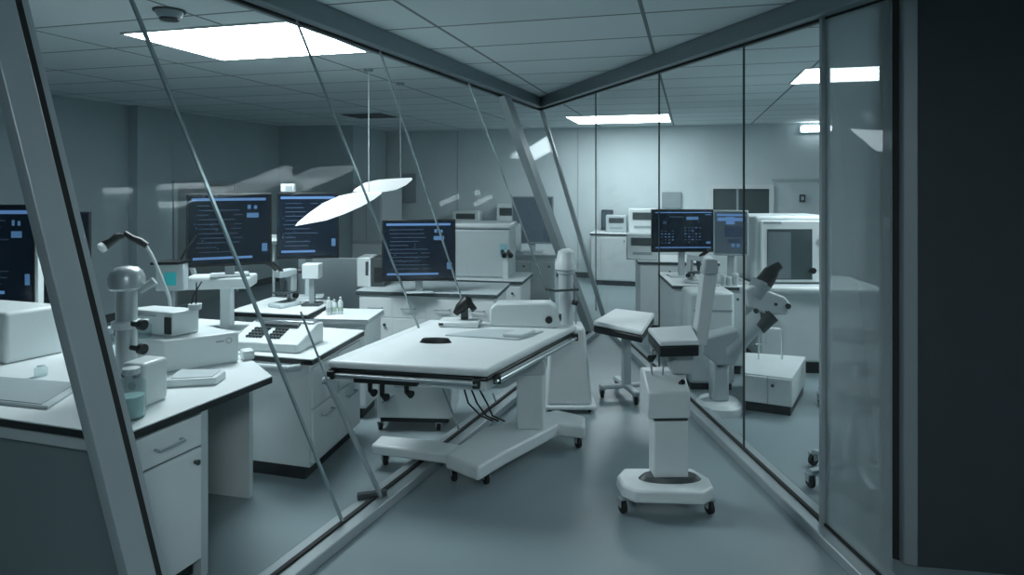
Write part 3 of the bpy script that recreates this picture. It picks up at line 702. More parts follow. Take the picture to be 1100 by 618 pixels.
# keep it a plain rectangle behind the near edge
C3 = [(-1.42, 4.66), (-1.02, 4.62), (-.98, 5.0), (-1.42, 5.04)]
c3 = base_unit('base_cabinet', 'white cabinet with a pale top where three little bottles stand', 'cabinet', C3, .72, edge=lgrey, group='white floor cabinets')
facing(c3, (-1.40, 4.69), (-1.21, 4.67), .1, .66, 'door', 'knob', whiteb); facing(c3, (-1.20, 4.67), (-1.04, 4.655), .1, .66, 'door', 'knob', whiteb, hside=.2)
for i, (px, lab, h) in enumerate(((353, 'left white squeeze bottle of the little row by the grey partition', .13), (358, 'middle pale bottle with green label in the little row', .11), (364, 'right pale bottle of the little row, nearest the tower computer', .125))):
    x = X(px, 4.78); t = thing('reagent_bottle', lab, 'bottle', (x, 4.78+.02*i, .72), 'little bottles on the cabinet')
    obj('bottle_body', M().lathe((x, 4.78+.02*i, .72), [(.017, 0), (.019, .01), (.019, h*.7), (.008, h*.85)]), white, t); obj('cap', M().lathe((x, 4.78+.02*i, .72), [(.008, h*.85), (.009, h), (0, h)]), white, t)
    obj('bottle_label', M().lathe((x, 4.78+.02*i, .72), [(.0195, .025), (.0195, .055)]), mat('pale_green_label', (.40, .52, .42), .6) if i else lgrey, t)
# counter with third monitor
C4 = [(-1.32, 5.50), (-.12, 5.30), (-.02, 5.90), (-1.22, 6.10)]
c4 = base_unit('base_cabinet', 'long white counter with drawers under the third monitor', 'cabinet', C4, .78, edge=dark, group='white floor cabinets', topm=lgrey)
f0, f1 = Vector((-1.29, 5.525)), Vector((-.14, 5.335))
for i in range(4):
    a = mix(f0, f1, i/4+.006); b = mix(f0, f1, (i+1)/4-.006)
    facing(c4, tuple(a), tuple(b), .56, .72, 'drawer', 'bar', whiteb); facing(c4, tuple(a), tuple(b), .10, .55, 'door', 'knob', whiteb)
monitor('third black monitor on the long counter, at the centre left of the picture', 450, 5.35, 236, 302, .60, math.radians(6), .78, 'a')
pcx = X(400, 5.75)
pc = thing('tower_computer', 'white and black desktop tower left of the third monitor', 'computer', (pcx, 5.75, .78))
obj('case', M(pcx, 5.68, .0).box(-.12, .0, 0, .3, .78, Zc(277, 5.68)), white, pc, .006); obj('dark_side', M(pcx, 5.68, 0).box(.001, .12, 0.01, .3, .78, Zc(278, 5.68)), dark, pc, .004)
obj('slot_panel', M(pcx, 5.68, 0).box(-.045, -.02, -.004, -.0005, .88, 1.0), dark, pc)
obj('vent_grid', M(pcx, 5.68, 0).box(.03, .1, .004, .0095, .82, .95), black, pc)
# white instrument at centre
C5 = [(-.62, 6.35), (.10, 6.2), (.22, 6.80), (-.5, 6.95)]
c5 = base_unit('base_cabinet', 'white cabinet carrying the large white analyser right of the third monitor', 'cabinet', C5, .75, edge=dark, group='white floor cabinets')
facing(c5, (-.58, 6.375), (-.25, 6.305), .1, .68, 'door', 'knob'); facing(c5, (-.24, 6.303), (.07, 6.24), .1, .68, 'door', 'knob')
wi = thing('analyser', 'large white analyser with a lid and blue sticker right of the third monitor', 'instrument', (-.3, 6.6, .75))
m = M(-.28, 6.42, -.15); zt = Zc(240, 6.4); obj('housing', m.box(-.31, .26, 0, .42, .75, zt-.06), lgrey, wi, .02)
obj('lid', M(-.28, 6.42, -.15).box(-.33, .28, -.02, .44, zt-.055, zt), white, wi, .02, )
obj('blue_sticker', M(-.28, 6.42, -.15).box(.16, .235, -.004, -.0005, Zc(276, 6.4), Zc(262, 6.4)), bluem, wi)
ob = thing('eyepiece_unit', 'black twin eyepiece unit at the right side of the large analyser', 'eyepiece', (.06, 6.35, .75))
ox = X(543, 6.3); obj('stand', M(ox, 6.34).box(-.03, .03, -.03, .03, .75, Zc(270, 6.3)), white, ob, .008)
for k in (-1, 1): obj('eyepiece', M().tube([(ox+k*.03, 6.3, Zc(270, 6.3)), (ox+k*.03+.02, 6.22, Zc(274, 6.3))], [.02, .026], 12), black, ob)
# fourth monitor
C6 = [(-.15, 7.35), (.50, 7.25), (.55, 7.75), (-.1, 7.85)]
c6 = base_unit('base_cabinet', 'tall white cabinet under the grey tilted monitor near the glass corner', 'cabinet', C6, .88, edge=lgrey, group='white floor cabinets')
facing(c6, (-.11, 7.37), (.2, 7.32), .1, .8, 'door', 'knob'); facing(c6, (.21, 7.318), (.47, 7.28), .1, .8, 'door', 'knob')
monitor('grey washed-out monitor with a white edge beside the slanted mullion', 572, 7.5, 211, 262, .48, math.radians(-8), .88, 'e', screen=scrg, bezel=grey)
bx = quadbox('junction_box', 'white rounded box at the left edge of the grey tilted monitor', 'box', [(X(550, 7.4), 7.36), (X(560, 7.4), 7.36), (X(560, 7.4), 7.44), (X(550, 7.4), 7.44)], .9, Zc(240, 7.4), bevel=.02)
obj('foot', M(X(555, 7.4), 7.41).box(-.08, .08, -.06, .06, .88, .9), lgrey, bx)
# back wall cabinets at left
wc = bk(395); 
wcx, wcy = X(395, 10.9), 10.9
wca = thing('wall_cabinet', 'tall pale wall cabinet between the hanging leaf shape and the far wall', 'cabinet', (wcx, wcy, .7))
obj('carcass', M(wcx, wcy, -.2).box(-.28, .26, 0, .9, Zc(262, 10.9), Zc(198, 10.9)), lgrey, wca, .01)
obj('door', M(wcx, wcy, -.2).box(-.26, -.02, -.02, -.001, Zc(259, 10.9), Zc(201, 10.9)), lgrey, wca, .005); obj('door', M(wcx, wcy, -.2).box(-.01, .24, -.02, -.001, Zc(259, 10.9), Zc(201, 10.9)), lgrey, wca, .005)
obj('base', M(wcx, wcy, -.2).box(-.28, .26, 0, .9, 0, Zc(262, 10.9)-.002), white, wca, .01)
dd = bk(442)
dc = thing('wall_panel', 'narrow dark notice panel on the far wall behind the first orange mark gap', 'panel', (dd.x, dd.y-.02, 1.6))
dc['label'] = 'narrow dark grey panel on the far wall above the third monitor'
obj('board', M(dd.x, dd.y-.03, -YAW).box(-.16, .10, -.03, 0, 1.3, 1.85), panelg, dc, .005)

# ================================================================= THE BIG ADJUSTABLE TABLE
def big_table():
    Z = .72
    q = [Vector(G(351, 387, Z)), Vector(G(524, 397, Z)), Vector(G(620, 349, Z)), Vector(G(462, 343, Z))]
    c = sum(q, Vector((0, 0)))/4
    t = thing('adjustable_table', 'long white adjustable table on casters with black under-edge, centre', 'table', (c.x, c.y, 0))
    def sc(k): return [tuple(c+(p-c)*k) for p in q]
    o = obj('tabletop', M().prism(sc(1), Z-.045, Z), whiteb, t, .018, 3)
    obj('under_edge', M().prism(sc(.985), Z-.07, Z-.046), black, t, .01)
    obj('under_frame', M().prism(sc(.95), Z-.125, Z-.071), white, t, .008)
    e0 = (q[1]-q[0]).normalized(); e1 = (q[2]-q[1]).normalized()
    n0 = Vector((e0.y, -e0.x)); n1 = Vector((e1.y, -e1.x))
    obj('side_rail', M().tube([(q[0].x+n0.x*.02+e0.x*.03, q[0].y+n0.y*.02, Z-.075), (q[1].x+n0.x*.02-e0.x*.05, q[1].y+n0.y*.02, Z-.075)], .009, 10), chrome, t)
    obj('side_rail', M().tube([(q[1].x+n1.x*.02+e1.x*.05, q[1].y+n1.y*.02+e1.y*.05, Z-.075), (q[2].x+n1.x*.02-e1.x*.05, q[2].y+n1.y*.02-e1.y*.05, Z-.075)], .009, 10), chrome, t)
    for p in (q[0]+e0*.03, q[1]-e0*.06, q[1]+e1*.1, q[2]-e1*.04):
        obj('rail_clamp', M(p.x, p.y, 0).box(-.02, .02, -.035, .02, Z-.095, Z-.05), black, t, .004)
    # black drawer slot under the near edge
    a = q[0]+e0*.16; b = q[0]+e0*.52
    obj('slot', M().slab(tuple(a), tuple(b), -.005, .03, Z-.112, Z-.082), black, t)
    for k, l in ((.24, .035), (.31, .055), (.45, .03)):
        p = q[0]+e0*k-n0*.03; obj('lock_knob', M().tube([(p.x, p.y, Z-.125), (p.x, p.y, Z-.125-l), (p.x+.03, p.y-.03, Z-.13-l)], [.014, .014, .022], 12), black, t)
    # pedestal
    pc_ = Vector((X(569, 4.12), 4.12))
    o_ = q[0]
    obj('pedestal', M().prism([(pc_.x-.085, pc_.y-.09), (pc_.x+.08, pc_.y-.09), (pc_.x+.11, pc_.y+.12), (pc_.x-.05, pc_.y+.12)], .16, Z-.126), white, t, .012)
    obj('pedestal_sleeve', M().prism([(pc_.x-.10, pc_.y-.10), (pc_.x+.09, pc_.y-.10), (pc_.x+.12, pc_.y+.13), (pc_.x-.06, pc_.y+.13)], .50, Z-.127), lgrey, t, .008)
    # floor base: two arms bridging over the floor rail
    A_ = [G(478, 501, .10), G(514, 519, .08), G(545, 500, .08), G(600, 470, .08), G(629, 470, .10), G(629, 458, .10), G(598, 450, .1), G(520, 470, .1)]
    obj('base', M().prism(A_, .085, .165), white, t, .015, 3)
    B_ = [(-.83, 3.84), (-.56, 3.76), (-.36, 3.70), (-.20, 3.80), (-.5, 3.92), (-.80, 3.98)]
    obj('base_arm', M().prism(B_, .09, .15), white, t, .012)
    for (x, y) in (G(522, 520), G(621, 481), (-.76, 3.91), (-.33, 3.70)):
        caster(t, x, y, .033, turn=.4)
    for dx in (0, .035, .075):
        obj('cable', M().tube([(-.32+dx, 4.2, Z-.12), (-.33+dx, 4.18, .45), (-.28+dx*1.6, 4.17, .28), (-.2+dx, 4.17, .2), (-.12+dx, 4.17, .165)], .006, 8), black, t)
    return q, c
TQ, TC = big_table()
# things on the table
pd = thing('hand_rest', 'black oval pad lying on the near part of the long table', 'pad', G(468, 368, .72)+(.72,))
px_, py_ = G(468, 368, .72); m = M(px_, py_, -.05)
ov = [(.10*math.cos(a_*math.pi/10), .035*math.sin(a_*math.pi/10)) for a_ in range(20)]
m.prism(ov, .72, .745, [(x*.8, y*.7) for x, y in ov]); obj('pad', m, black, pd)
wm = thing('wide_base_microscope', 'white flat-based scope with a black head on the long table', 'microscope', G(498, 352, .72)+(.72,), 'microscopes')
px_, py_ = G(494, 350, .72); obj('base', M(px_, py_, -.1).box(-.14, .14, -.07, .09, .72, .76), white, wm, .012)
obj('post', M(px_+.03, py_+.03, 0).box(-.025, .025, -.02, .02, .76, .83), dark, wm, .006)
obj('head', M().tube([(px_-.03, py_, .80), (px_+.0, py_, .84), (px_+.05, py_+.02, .88), (px_+.08, py_+.02, .89)], [.02, .035, .045, .025], 14), black, wm)
obj('eyepiece', M().tube([(px_+.07, py_, .87), (px_+.10, py_-.02, .83)], [.02, .022], 12), black, wm)
obj('switch', M(px_, py_, -.1).box(-.13, -.1, -.075, -.0705, .735, .75), black, wm)
fb = quadbox('flat_plate', 'thin flat grey plate lying on the long table in front of the console', 'plate', [G(478, 361, .72), G(556, 366, .72), G(584, 357, .72), G(520, 355, .72)], .72, .73, m=lgrey, bevel=.003, partname='plate')
# make room: the plate sits in front of the scope
kb = quadbox('tablet_tray', 'small white tray on the flat plate near the table end', 'tray', [G(540, 362, .73), G(560, 363, .73), G(575, 357.5, .73), G(556, 357, .73)], .731, .75, m=white, bevel=.004, partname='tray')
co = thing('console', 'rounded white console with a black port at the far end of the long table', 'console', (X(562, 4.42), 4.42, .72))
m = M(X(565, 4.43), 4.43, -.12); obj('housing', face_profile(m, [(-.24, .72), (.22, .72), (.235, .76), (.20, .86), (.16, .885), (-.2, .875), (-.24, .84)], -.06, .08), white, co, .012, 3)
obj('port', M(X(565, 4.43), 4.43, -.12).tube([(.16, -.062, .775), (.16, -.07, .775)], .024, 16), black, co)
obj('end_cap', M(X(565, 4.43), 4.43, -.12).box(.225, .24, -.03, .04, .76, .80), dark, co, .004)
# cabinet under the long table
uc = thing('equipment_cabinet', 'white equipment cabinet on casters beneath the long table, behind glass', 'cabinet', (-.72, 4.6, 0))
obj('housing', M(-.70, 4.42, -.06).box(-.22, .29, -.0, .36, .09, .50), whiteb, uc, .012)
obj('black_base', M(-.70, 4.42, -.06).box(-.20, .27, .02, .34, .06, .088), black, uc)
obj('slanted_handle', M(-.70, 4.42, -.06).bar((-.18, -.006, .20), (-.10, -.006, .25), .03, .01, (0, 1, 0)), grey, uc)
obj('panel_seam', M(-.70, 4.42, -.06).box(-.1, .02, -.003, -.0005, .30, .47), lgrey, uc)
for x, y in ((-.9, 4.47), (-.5, 4.45), (-.9, 4.7), (-.5, 4.7)): caster(uc, x, y, .025)
# floor standing column instrument behind the table
ci = thing('column_instrument', 'white floor standing column instrument with domed head behind the long table', 'instrument', (X(608, 4.85), 4.85, 0))
cx, cy = X(610, 4.9), 4.92
obj('pedestal', M(cx, cy, 0).prism([(-.17, -.15), (.17, -.15), (.17, .15), (-.17, .15)], .06, .62, [(-.14, -.12), (.12, -.12), (.12, .12), (-.14, .12)]), whiteb, ci, .02)
obj('base', M(cx, cy, 0).box(-.19, .20, -.17, .17, .03, .06), white, ci, .01)
cc_ = (X(608, 4.9), cy-.0)
obj('column', M().lathe((cc_[0], cc_[1], 0), [(.06, .62), (.055, .66), (.055, 1.0), (.068, 1.01), (.068, 1.03)]), lgrey, ci)
obj('head', M().lathe((cc_[0], cc_[1], 0), [(.07, 1.031), (.082, 1.04), (.082, 1.09), (.07, 1.11), (.06, 1.17), (.03, 1.19), (0, 1.19)]), white, ci)
obj('clamp_ring', M().tube([(cc_[0]-.16, cc_[1]-.06, .90), (cc_[0]-.09, cc_[1]-.07, .885), (cc_[0]+.09, cc_[1]-.07, .895)], .009, 8), dark, ci)
obj('clamp_rod', M().tube([(cc_[0]+.07, cc_[1]-.07, .90), (cc_[0]+.07, cc_[1]-.07, .64)], .007, 8), grey, ci)
obj('side_knob', M().tube([(cc_[0]+.05, cc_[1]-.05, .80), (cc_[0]+.09, cc_[1]-.07, .79)], .022, 12), black, ci)
for dx in (-.14, .15): caster(ci, cx+dx, cy-.12, .013, turn=.2)

# low padded wheeled table behind the cart
st = thing('wheeled_stool_table', 'low white wheeled table with a thick black rim behind the microscope cart', 'table', (.95, 5.5, 0))
q = [(.76, 5.22), (1.10, 5.0), (1.16, 5.55), (.82, 5.75)]
q = [G(637, 345, .62), G(690, 356, .62), (1.17, 5.35), (.88, 5.55)]
obj('padded_top', M().prism(q, .585, .62), whiteb, st, .012, 3); cq = Vector((sum(p[0] for p in q)/4, sum(p[1] for p in q)/4))
obj('black_rim', M().prism([tuple(cq+(Vector(p)-cq)*.99) for p in q], .53, .584), black, st, .012)
obj('bracket', M(cq.x, cq.y, .2).box(-.12, .12, -.1, .1, .50, .529), white, st)
obj('post', M(cq.x, cq.y, .2).box(-.03, .03, -.03, .03, .09, .5), lgrey, st)
obj('foot_bar', M(cq.x, cq.y, .2).box(-.22, .22, -.03, .03, .07, .1), lgrey, st, .01)
obj('foot_bar', M(cq.x, cq.y, .2).box(-.03, .03, -.22, .22, .0701, .0999), lgrey, st, .01)
for dx, dy in ((-.2, 0), (.2, 0), (0, -.2), (0, .2)):
    c_, s_ = math.cos(.2), math.sin(.2); caster(st, cq.x+dx*c_-dy*s_, cq.y+dx*s_+dy*c_, .03)

# ================================================================= MICROSCOPE CART IN THE AISLE
ct = thing('instrument_cart', 'white pedestal cart with a black-rimmed shelf standing in the aisle', 'cart', (X(715, 3.42), 3.45, 0))
def rr(pts, k=.05): return pts
bp = [(.56, 3.33), (.62, 3.27), (.96, 3.25), (1.035, 3.32), (1.04, 3.42), (.98, 3.54), (.60, 3.54), (.55, 3.45)]
obj('base', M().prism(bp, .082, .145, [(x+(.8-x)*.03, y+(3.4-y)*.03) for x, y in bp]), white, ct, .012, 3)
cx, cy = X(719, 3.42), 3.43
sh = [(cx+.165*math.cos(a_*math.pi/12), cy-.02+.065*math.sin(a_*math.pi/12)) for a_ in range(24)]
obj('shoe', M().prism(sh, .145, .165, [(cx+(x-cx)*.85, cy+(y-cy)*.85) for x, y in sh]), dark, ct)
obj('column', M(cx, cy, .03).box(-.09, .09, -.05, .07, .15, .455), white, ct, .008)
obj('column_collar', M(cx, cy, .03).box(-.086, .086, -.046, .066, .455, .485), dark, ct)
hb = M(X(716, 3.4), 3.42, .03); rot_profile(hb, [(-.09, .485), (.10, .485), (.10, .70), (.02, .70), (-.09, .62)], -.115, .105)
obj('drive_housing', hb, white, ct, .01); obj('lever', M().tube([(X(730, 3.36), 3.36, .66), (X(732, 3.36), 3.33, .675)], [.008, .014], 10), black, ct)
nk = M(X(732, 3.42), 3.42, 0); face_profile(nk, [(-.055, .70), (.055, .70), (.055, .86), (-.045, .86), (-.045, .78), (-.07, .76)], -.04, .05); obj('neck', nk, lgrey, ct, .006)
sq = [G(709, 367, .90), G(751, 366, .90), G(743, 349.5, .90), G(696, 352, .90)]
obj('shelf_pad', M().prism(sq, .875, .90), whiteb, ct, .008, 3); scn = Vector((sum(p[0] for p in sq)/4, sum(p[1] for p in sq)/4))
obj('shelf_rim', M().prism([tuple(scn+(Vector(p)-scn)*1.0) for p in sq], .82, .8745), black, ct, .008, 3)
obj('shelf_bracket', M(scn.x, scn.y, 0).box(-.12, .07, -.05, .05, .80, .8195), grey, ct)
obj('lock_knob', M().tube([(X(703, 3.4), 3.4, .82), (X(703, 3.4), 3.4, .79), (X(698, 3.4), 3.38, .78)], [.012, .012, .02], 10), black, ct)
obj('hanging_hook', M().tube([(X(699, 3.42), 3.42, .79), (X(700, 3.42), 3.42, .70), (X(703, 3.42), 3.42, .64), (X(711, 3.42), 3.42, .64), (X(713, 3.42), 3.42, .76)], .005, 8), grey, ct)
# upright leaning post, fixed behind the shelf
up = M(); zt, zb_ = Zc(279, 3.56), .84
def qv(l, r, y0, y1, z): return [(X(l, 3.56), y0, z), (X(r, 3.56), y0, z), (X(r, 3.56), y1, z), (X(l, 3.56), y1, z)]
def frust(a, b): m = M(); m.add(a+b, [(3, 2, 1, 0), (4, 5, 6, 7), (0, 1, 5, 4), (1, 2, 6, 5), (2, 3, 7, 6), (3, 0, 4, 7)]); return m
zm = Zc(295, 3.56)
obj('upright_post', frust(qv(745, 758, 3.53, 3.62, zb_-.03), qv(754.5, 770, 3.54, 3.61, zm)), white, ct, .006)
obj('post_cap', frust(qv(754.5, 770.5, 3.54, 3.61, zm+.001), qv(756.5, 771, 3.545, 3.605, zt)), lgrey, ct, .01)
obj('post_mount', M().prism([(.82, 3.44), (1.02, 3.5), (1.06, 3.64), (.86, 3.58)], .77, .81), lgrey, ct, .006)
for x, y in (G(669, 551), G(762, 552), (.64, 3.50), (.97, 3.50)): caster(ct, x, y+.0, .034, turn=.3)

# ================================================================= RIGHT ROOM
# robotic microscope arm behind the glass
ARM = thing('robotic_microscope', 'jointed white arm with black tilted scope head behind the right glass', 'microscope', (X(800, 4.9), 4.9, 0))
D_ = 4.75
P = lambda px, py, d=D_: (X(px, d), d, Zc(py, d))
bs = M(); bs.lathe((X(772, 4.85), 4.85, 0), [(.17, .0), (.17, .05), (.14, .08)])
obj('floor_base', bs, white, ARM)
obj('support_column', M(X(772, 4.85), 4.85).box(-.06, .06, -.06, .06, .08, Zc(388, 4.85)), lgrey, ARM, .015)
sh_ = M(); face_profile(sh_, [(X(750, D_), Zc(362, D_)), (X(790, D_), Zc(352, D_)), (X(796, D_), Zc(372, D_)), (X(786, D_), Zc(391, D_)), (X(768, D_), Zc(390, D_)), (X(752, D_), Zc(378, D_))], D_-.07, D_+.09)
obj('shoulder', sh_, lgrey, ARM, .015, 3)
obj('lower_arm', M().tube([P(776, 384), P(782, 376), P(800, 357), P(815, 342), P(820, 338)], [.06, .085, .075, .07, .06], 20), lgrey, ARM)
obj('joint_ring', M().tube([P(812, 350), P(826, 336)], [.078, .082], 20), dark, ARM)
obj('elbow_cap', M().tube([P(770, 390, D_-.02), P(786, 386, D_-.02)], [.035, .04], 14), dark, ARM)
hd = M(); face_profile(hd, [(X(797, D_), Zc(310, D_)), (X(806, D_), Zc(305, D_)), (X(840, D_), Zc(318, D_)), (X(846, D_), Zc(326, D_)), (X(842, D_), Zc(337, D_)), (X(818, D_), Zc(336, D_)), (X(800, D_), Zc(328, D_))], D_-.07, D_+.07)
obj('joint_body', hd, white, ARM, .015, 3)
for (px, py, r) in ((808, 332, .018), (829, 325, .012), (819, 333, .008), (842, 327, .02)):
    obj('joint_bolt', M().tube([(X(px, D_), D_-.069, Zc(py, D_)), (X(px, D_), D_-.08, Zc(py, D_))], r, 12), dark, ARM)
obj('scope_barrel', M().tube([P(822, 324), P(814, 315), P(818, 308), P(828, 293), P(833, 288), P(838, 285)], [.045, .055, .065, .055, .036, .03], 18), black, ARM)
obj('scope_sleeve', M().tube([P(809, 318, D_-.01), P(819, 304, D_-.01)], [.072, .072], 20), grey, ARM)
obj('scope_label', M().bar(P(817, 302, D_-.085), P(824, 306, D_-.085), .018, .004, (0, 0, 1)), lgrey, ARM)
# counter with the two monitors
C7 = [(1.42, 5.78), (2.06, 5.68), (2.10, 6.50), (1.48, 6.62)]
c7 = base_unit('base_cabinet', 'white counter with dark edge under the two right monitors', 'cabinet', C7, .78, edge=dark, group='white floor cabinets')
facing(c7, (1.45, 5.80), (1.74, 5.755), .1, .72, 'door', 'knob'); facing(c7, (1.75, 5.753), (2.03, 5.71), .1, .72, 'door', 'knob')
monitor('wide dark monitor with blue control panels, left of the right pair', 734, 6.25, 225, 271, .61, math.radians(2), .78, 'c')
monitor('narrow turned monitor with blue table, right of the right pair', 785, 5.85, 226, 275, .30, math.radians(-18), .78, 'd', screen=scrg, bezel=lgrey)
microscope('white microscope with black eyepieces in front of the right monitors', X(748, 5.9), 5.90, .78, .8, .75)
for i, (px, h, lab) in enumerate(((777, .1, 'small white reagent pot beneath the narrow turned monitor'), (783, .08, 'lower white reagent pot beside the taller one on the right counter'), (790, .11, 'tallest white reagent pot at the right counter edge'))):
    x = X(px, 5.74); t = thing('reagent_pot', lab, 'pot', (x, 5.74, .78), 'pots on the right counter')
    obj('pot_body', M().lathe((x, 5.74, .78), [(.022, 0), (.022, h*.8)]), lgrey, t); obj('cap', M().lathe((x, 5.74, .78), [(.024, h*.8), (.024, h), (0, h)]), white, t)
# white boxy machine before the arm
wb = thing('floor_machine', 'white floor machine with curved shoulder directly behind the cart post', 'machine', (1.66, 5.3, 0))
obj('housing', M(1.64, 5.30, -.05).box(-.2, .17, 0, .3, .05, .80), white, wb, .03, 3); obj('plinth', M(1.64, 5.30, -.05).box(-.18, .15, .02, .28, 0, .049), black, wb)
obj('groove', M(1.64, 5.30, -.05).box(-.16, .15, -.004, .004, .64, .655), grey, wb)
# incubator on big body
BD = thing('machine_base', 'wide white machine body carrying the windowed incubator at the right', 'machine', (2.6, 6.0, 0))
obj('housing', M(2.62, 5.75, -.1).box(-.42, .55, 0, .6, .1, .72), whiteb, BD, .02); obj('worktop', M(2.62, 5.75, -.1).box(-.5, .6, -.1, .65, .721, .78), white, BD, .025, 3); obj('plinth', M(2.62, 5.75, -.1).box(-.40, .53, .03, .55, 0, .099), black, BD)
INC = thing('incubator', 'white incubator cabinet with a large dark window at the right', 'incubator', (2.6, 5.9, .78))
iy = 5.85; ix0, ix1 = X(811, iy), X(893, iy); z0, z1 = .781, Zc(232, iy)
obj('cabinet', M(0, 0).box(ix0, ix1, iy, iy+.5, z0, z1), white, INC, .03, 3)
dz0, dz1 = Zc(303, iy), Zc(237, iy)
dr_ = obj('door', M().box(X(816, iy), X(888, iy), iy-.025, iy-.001, .80, dz1), whiteb, INC, .01)
obj('door_window', M().box(X(823, iy), X(871, iy), iy-.03, iy-.0255, Zc(300, iy), Zc(246, iy)), mat('smoked_window', (.06, .085, .09), .15), dr_)
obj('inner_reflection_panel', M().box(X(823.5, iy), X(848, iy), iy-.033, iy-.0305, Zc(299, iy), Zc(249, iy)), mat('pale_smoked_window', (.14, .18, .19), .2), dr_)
obj('badge', M().box(X(819, iy), X(838, iy), iy-.029, iy-.0255, Zc(238.5+2, iy), Zc(237+1, iy)), grey, dr_)
for px, py in ((881.5, 255), (870, 290)): obj('knob', M().tube([(X(px, iy), iy-.03, Zc(py, iy)), (X(px, iy), iy-.07, Zc(py, iy))], [.02, .028], 14), black, dr_)
# low box with wire hook
LB = thing('low_cabinet', 'low white two-door box with black plinth on the right room floor', 'cabinet', (2.05, 5.1, 0))
q = [G(799, 434, .05), G(851, 441, .05), (2.38, 5.28), (1.92, 5.42)]
obj('housing', M().prism(q, .07, .28), white, LB, .006); cq = Vector((sum(p[0] for p in q)/4, sum(p[1] for p in q)/4))
obj('plinth', M().prism([tuple(cq+(Vector(p)-cq)*.93) for p in q], 0, .069), black, LB)
a, b = Vector(q[0]), Vector(q[1]); facing(LB, tuple(mix(a, b, .02)), tuple(mix(a, b, .49)), .08, .27, 'door', None); facing(LB, tuple(mix(a, b, .51)), tuple(mix(a, b, .98)), .08, .27, 'door', 'knob', hside=.2)
hk = thing('wire_frame', 'bent thin wire frame standing on the low white box', 'wire frame', (2.0, 5.2, .28))
hx = 5.2; obj('wire', M().tube([(X(840, hx), hx, .28), (X(840, hx), hx, .50), (X(838, hx), hx, .52), (X(815, hx), hx, .525)], .008, 8), chrome, hk); obj('wire', M().tube([(X(823, hx), hx, .525), (X(823, hx), hx, .40), (X(812, hx), hx, .40)], .005, 8), chrome, hk); obj('wire', M().tube([(X(815, hx), hx, .525), (X(815, hx), hx, .28)], .005, 8), chrome, hk)
# tall grey unit behind, right of the low box
# rolling stool behind the frame post
def rolling_stool(label, x, y, seat_z=.48):
    t = thing('rolling_stool', label, 'stool', (x, y, 0), 'rolling stools')
    obj('seat', M().lathe((x, y, seat_z), [(.15, 0), (.175, .015), (.18, .04), (.16, .065), (0, .07)]), dark, t)
    obj('gas_lift', M().lathe((x, y, 0), [(.03, .1), (.03, .3), (.018, .3), (.018, seat_z)]), chrome, t)
    for i in range(5):
        a_ = math.pi+i*2*math.pi/5+.15; ex, ey = x+.27*math.cos(a_), y+.27*math.sin(a_)
        l = obj('leg', M().bar((x, y, .12), (ex, ey, .085), .04, .022, (-math.sin(a_), math.cos(a_), 0)), alu, t, .004)
        caster(t, ex, ey, .034, turn=a_)
rolling_stool('rolling stool whose caster foot shows low beside the right frame post', X(868, 3.62)+.28, 3.66)
rolling_stool('farther rolling stool beside the low white box', X(886, 5.0)+.22, 5.0)
# wall things on the back wall
p = bk(721); wp = thing('notice_plate', 'grey square plate on the back wall above the wide monitor', 'plate', (p.x, p.y, 1.4))
obj('plate', M(p.x, p.y-.03, -YAW).box(-.16, .16, -.02, .01, Zc(224, 11), Zc(206.5, 11)), panelg, wp, .005); obj('printed_lines', M(p.x, p.y-.03, -YAW).box(-.09, .09, -.023, -.0205, Zc(216, 11), Zc(214.8, 11)), grey, wp)
p = bk(861); ws = thing('wall_switch', 'tiny dark switch plate on the back wall at the right', 'switch', (p.x, p.y, 1.4))
obj('plate', M(p.x, p.y-.03, -YAW).box(-.045, .045, -.02, .01, Zc(217, 10.6), Zc(209, 10.6)), dark, ws, .004); obj('rocker', M(p.x, p.y-.03, -YAW).box(-.02, .02, -.026, -.0205, Zc(215, 10.6), Zc(211, 10.6)), lgrey, ws)
p = bk(652); wd = thing('wall_display', 'small dark display hung on the back wall near the glass corner', 'display', (p.x, p.y, 1.4))
obj('casing', M(p.x, p.y-.05, -YAW).box(-.1, .1, -.04, .03, Zc(246, 11.5), Zc(225, 11.5)), dark, wd, .01); obj('screen', M(p.x, p.y-.05, -YAW).box(-.085, .085, -.044, -.0405, Zc(244, 11.5), Zc(227, 11.5)), scrg, wd)
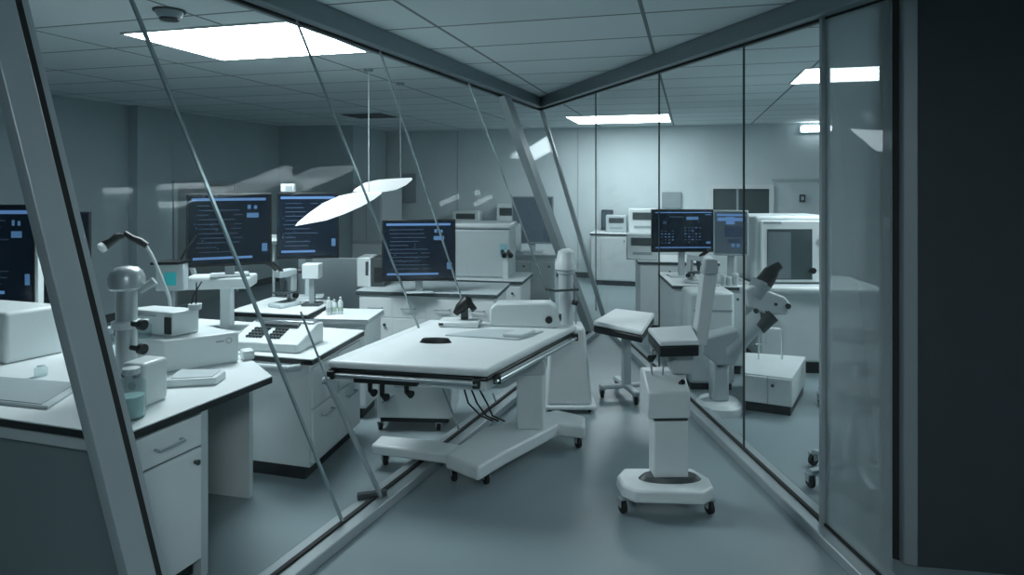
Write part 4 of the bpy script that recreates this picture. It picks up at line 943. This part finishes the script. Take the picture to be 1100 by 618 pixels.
# benches and equipment along the back wall
def back_bench(label, px0, px1, off=.75):
    a, b = bk(px0), bk(px1); n_ = -V; q = [a+n_*off, b+n_*off, b+n_*.06, a+n_*.06]
    t = base_unit('base_cabinet', label, 'cabinet', [tuple(p_) for p_ in q], .85, edge=dark, group='white floor cabinets')
    N_ = max(2, int((b-a).length/.6)); f0, f1 = a+n_*(off-.02), b+n_*(off-.02); dd_ = (f1-f0).normalized(); f0 += dd_*.05; f1 -= dd_*.05
    for i in range(N_): facing(t, tuple(mix(f0, f1, i/N_+.01)), tuple(mix(f0, f1, (i+1)/N_-.01)), .1, .78, 'door', 'knob')
    return q
back_bench('long white bench against the back wall of the right room', 640, 820)
back_bench('white bench against the back wall behind the third monitor', 480, 560)
def small_machine(label, px, d, z, w_, dp, h, m=white, name='bench_instrument'):
    x = X(px, d); t = thing(name, label, 'instrument', (x, d, z), 'bench instruments at the back')
    obj('housing', M(x, d, -.2).box(-w_/2, w_/2, 0, dp, z, z+h), m, t, .015)
    obj('front_panel', M(x, d, -.2).box(-w_*.35, w_*.35, -.006, -.0005, z+h*.55, z+h*.85), dark, t)
    obj('button_strip', M(x, d, -.2).box(-w_*.3, w_*.3, -.005, -.0005, z+h*.2, z+h*.3), grey, t)
small_machine('white bench instrument at the back, just left of the wide monitor', 690, 10.7, .85, .45, .35, .40)
small_machine('small grey bench instrument at the back, by the glass corner', 662, 10.9, .85, .35, .3, .28, lgrey)
small_machine('low white bench instrument at the back behind the third monitor', 500, 11.7, .85, .5, .3, .32)
small_machine('white bench instrument at the back right of the large analyser', 545, 11.5, .85, .4, .3, .45)
# intermediate bench seen between cart and glass corner
C8 = [(1.42, 7.35), (2.3, 7.2), (2.4, 7.9), (1.5, 8.05)]
c8 = base_unit('base_cabinet', 'white cabinet further back in the right room behind the cart', 'cabinet', C8, .80, edge=dark, group='white floor cabinets')
facing(c8, (1.45, 7.375), (1.85, 7.30), .1, .74, 'door', 'knob'); facing(c8, (1.86, 7.298), (2.27, 7.23), .1, .74, 'door', 'knob')
small_machine('white instrument with dark panel on the further cabinet behind the cart', 690, 7.45, .80, .36, .3, .30)
for o in list(bpy.data.objects):
    if '_w' in o: del o['_w']
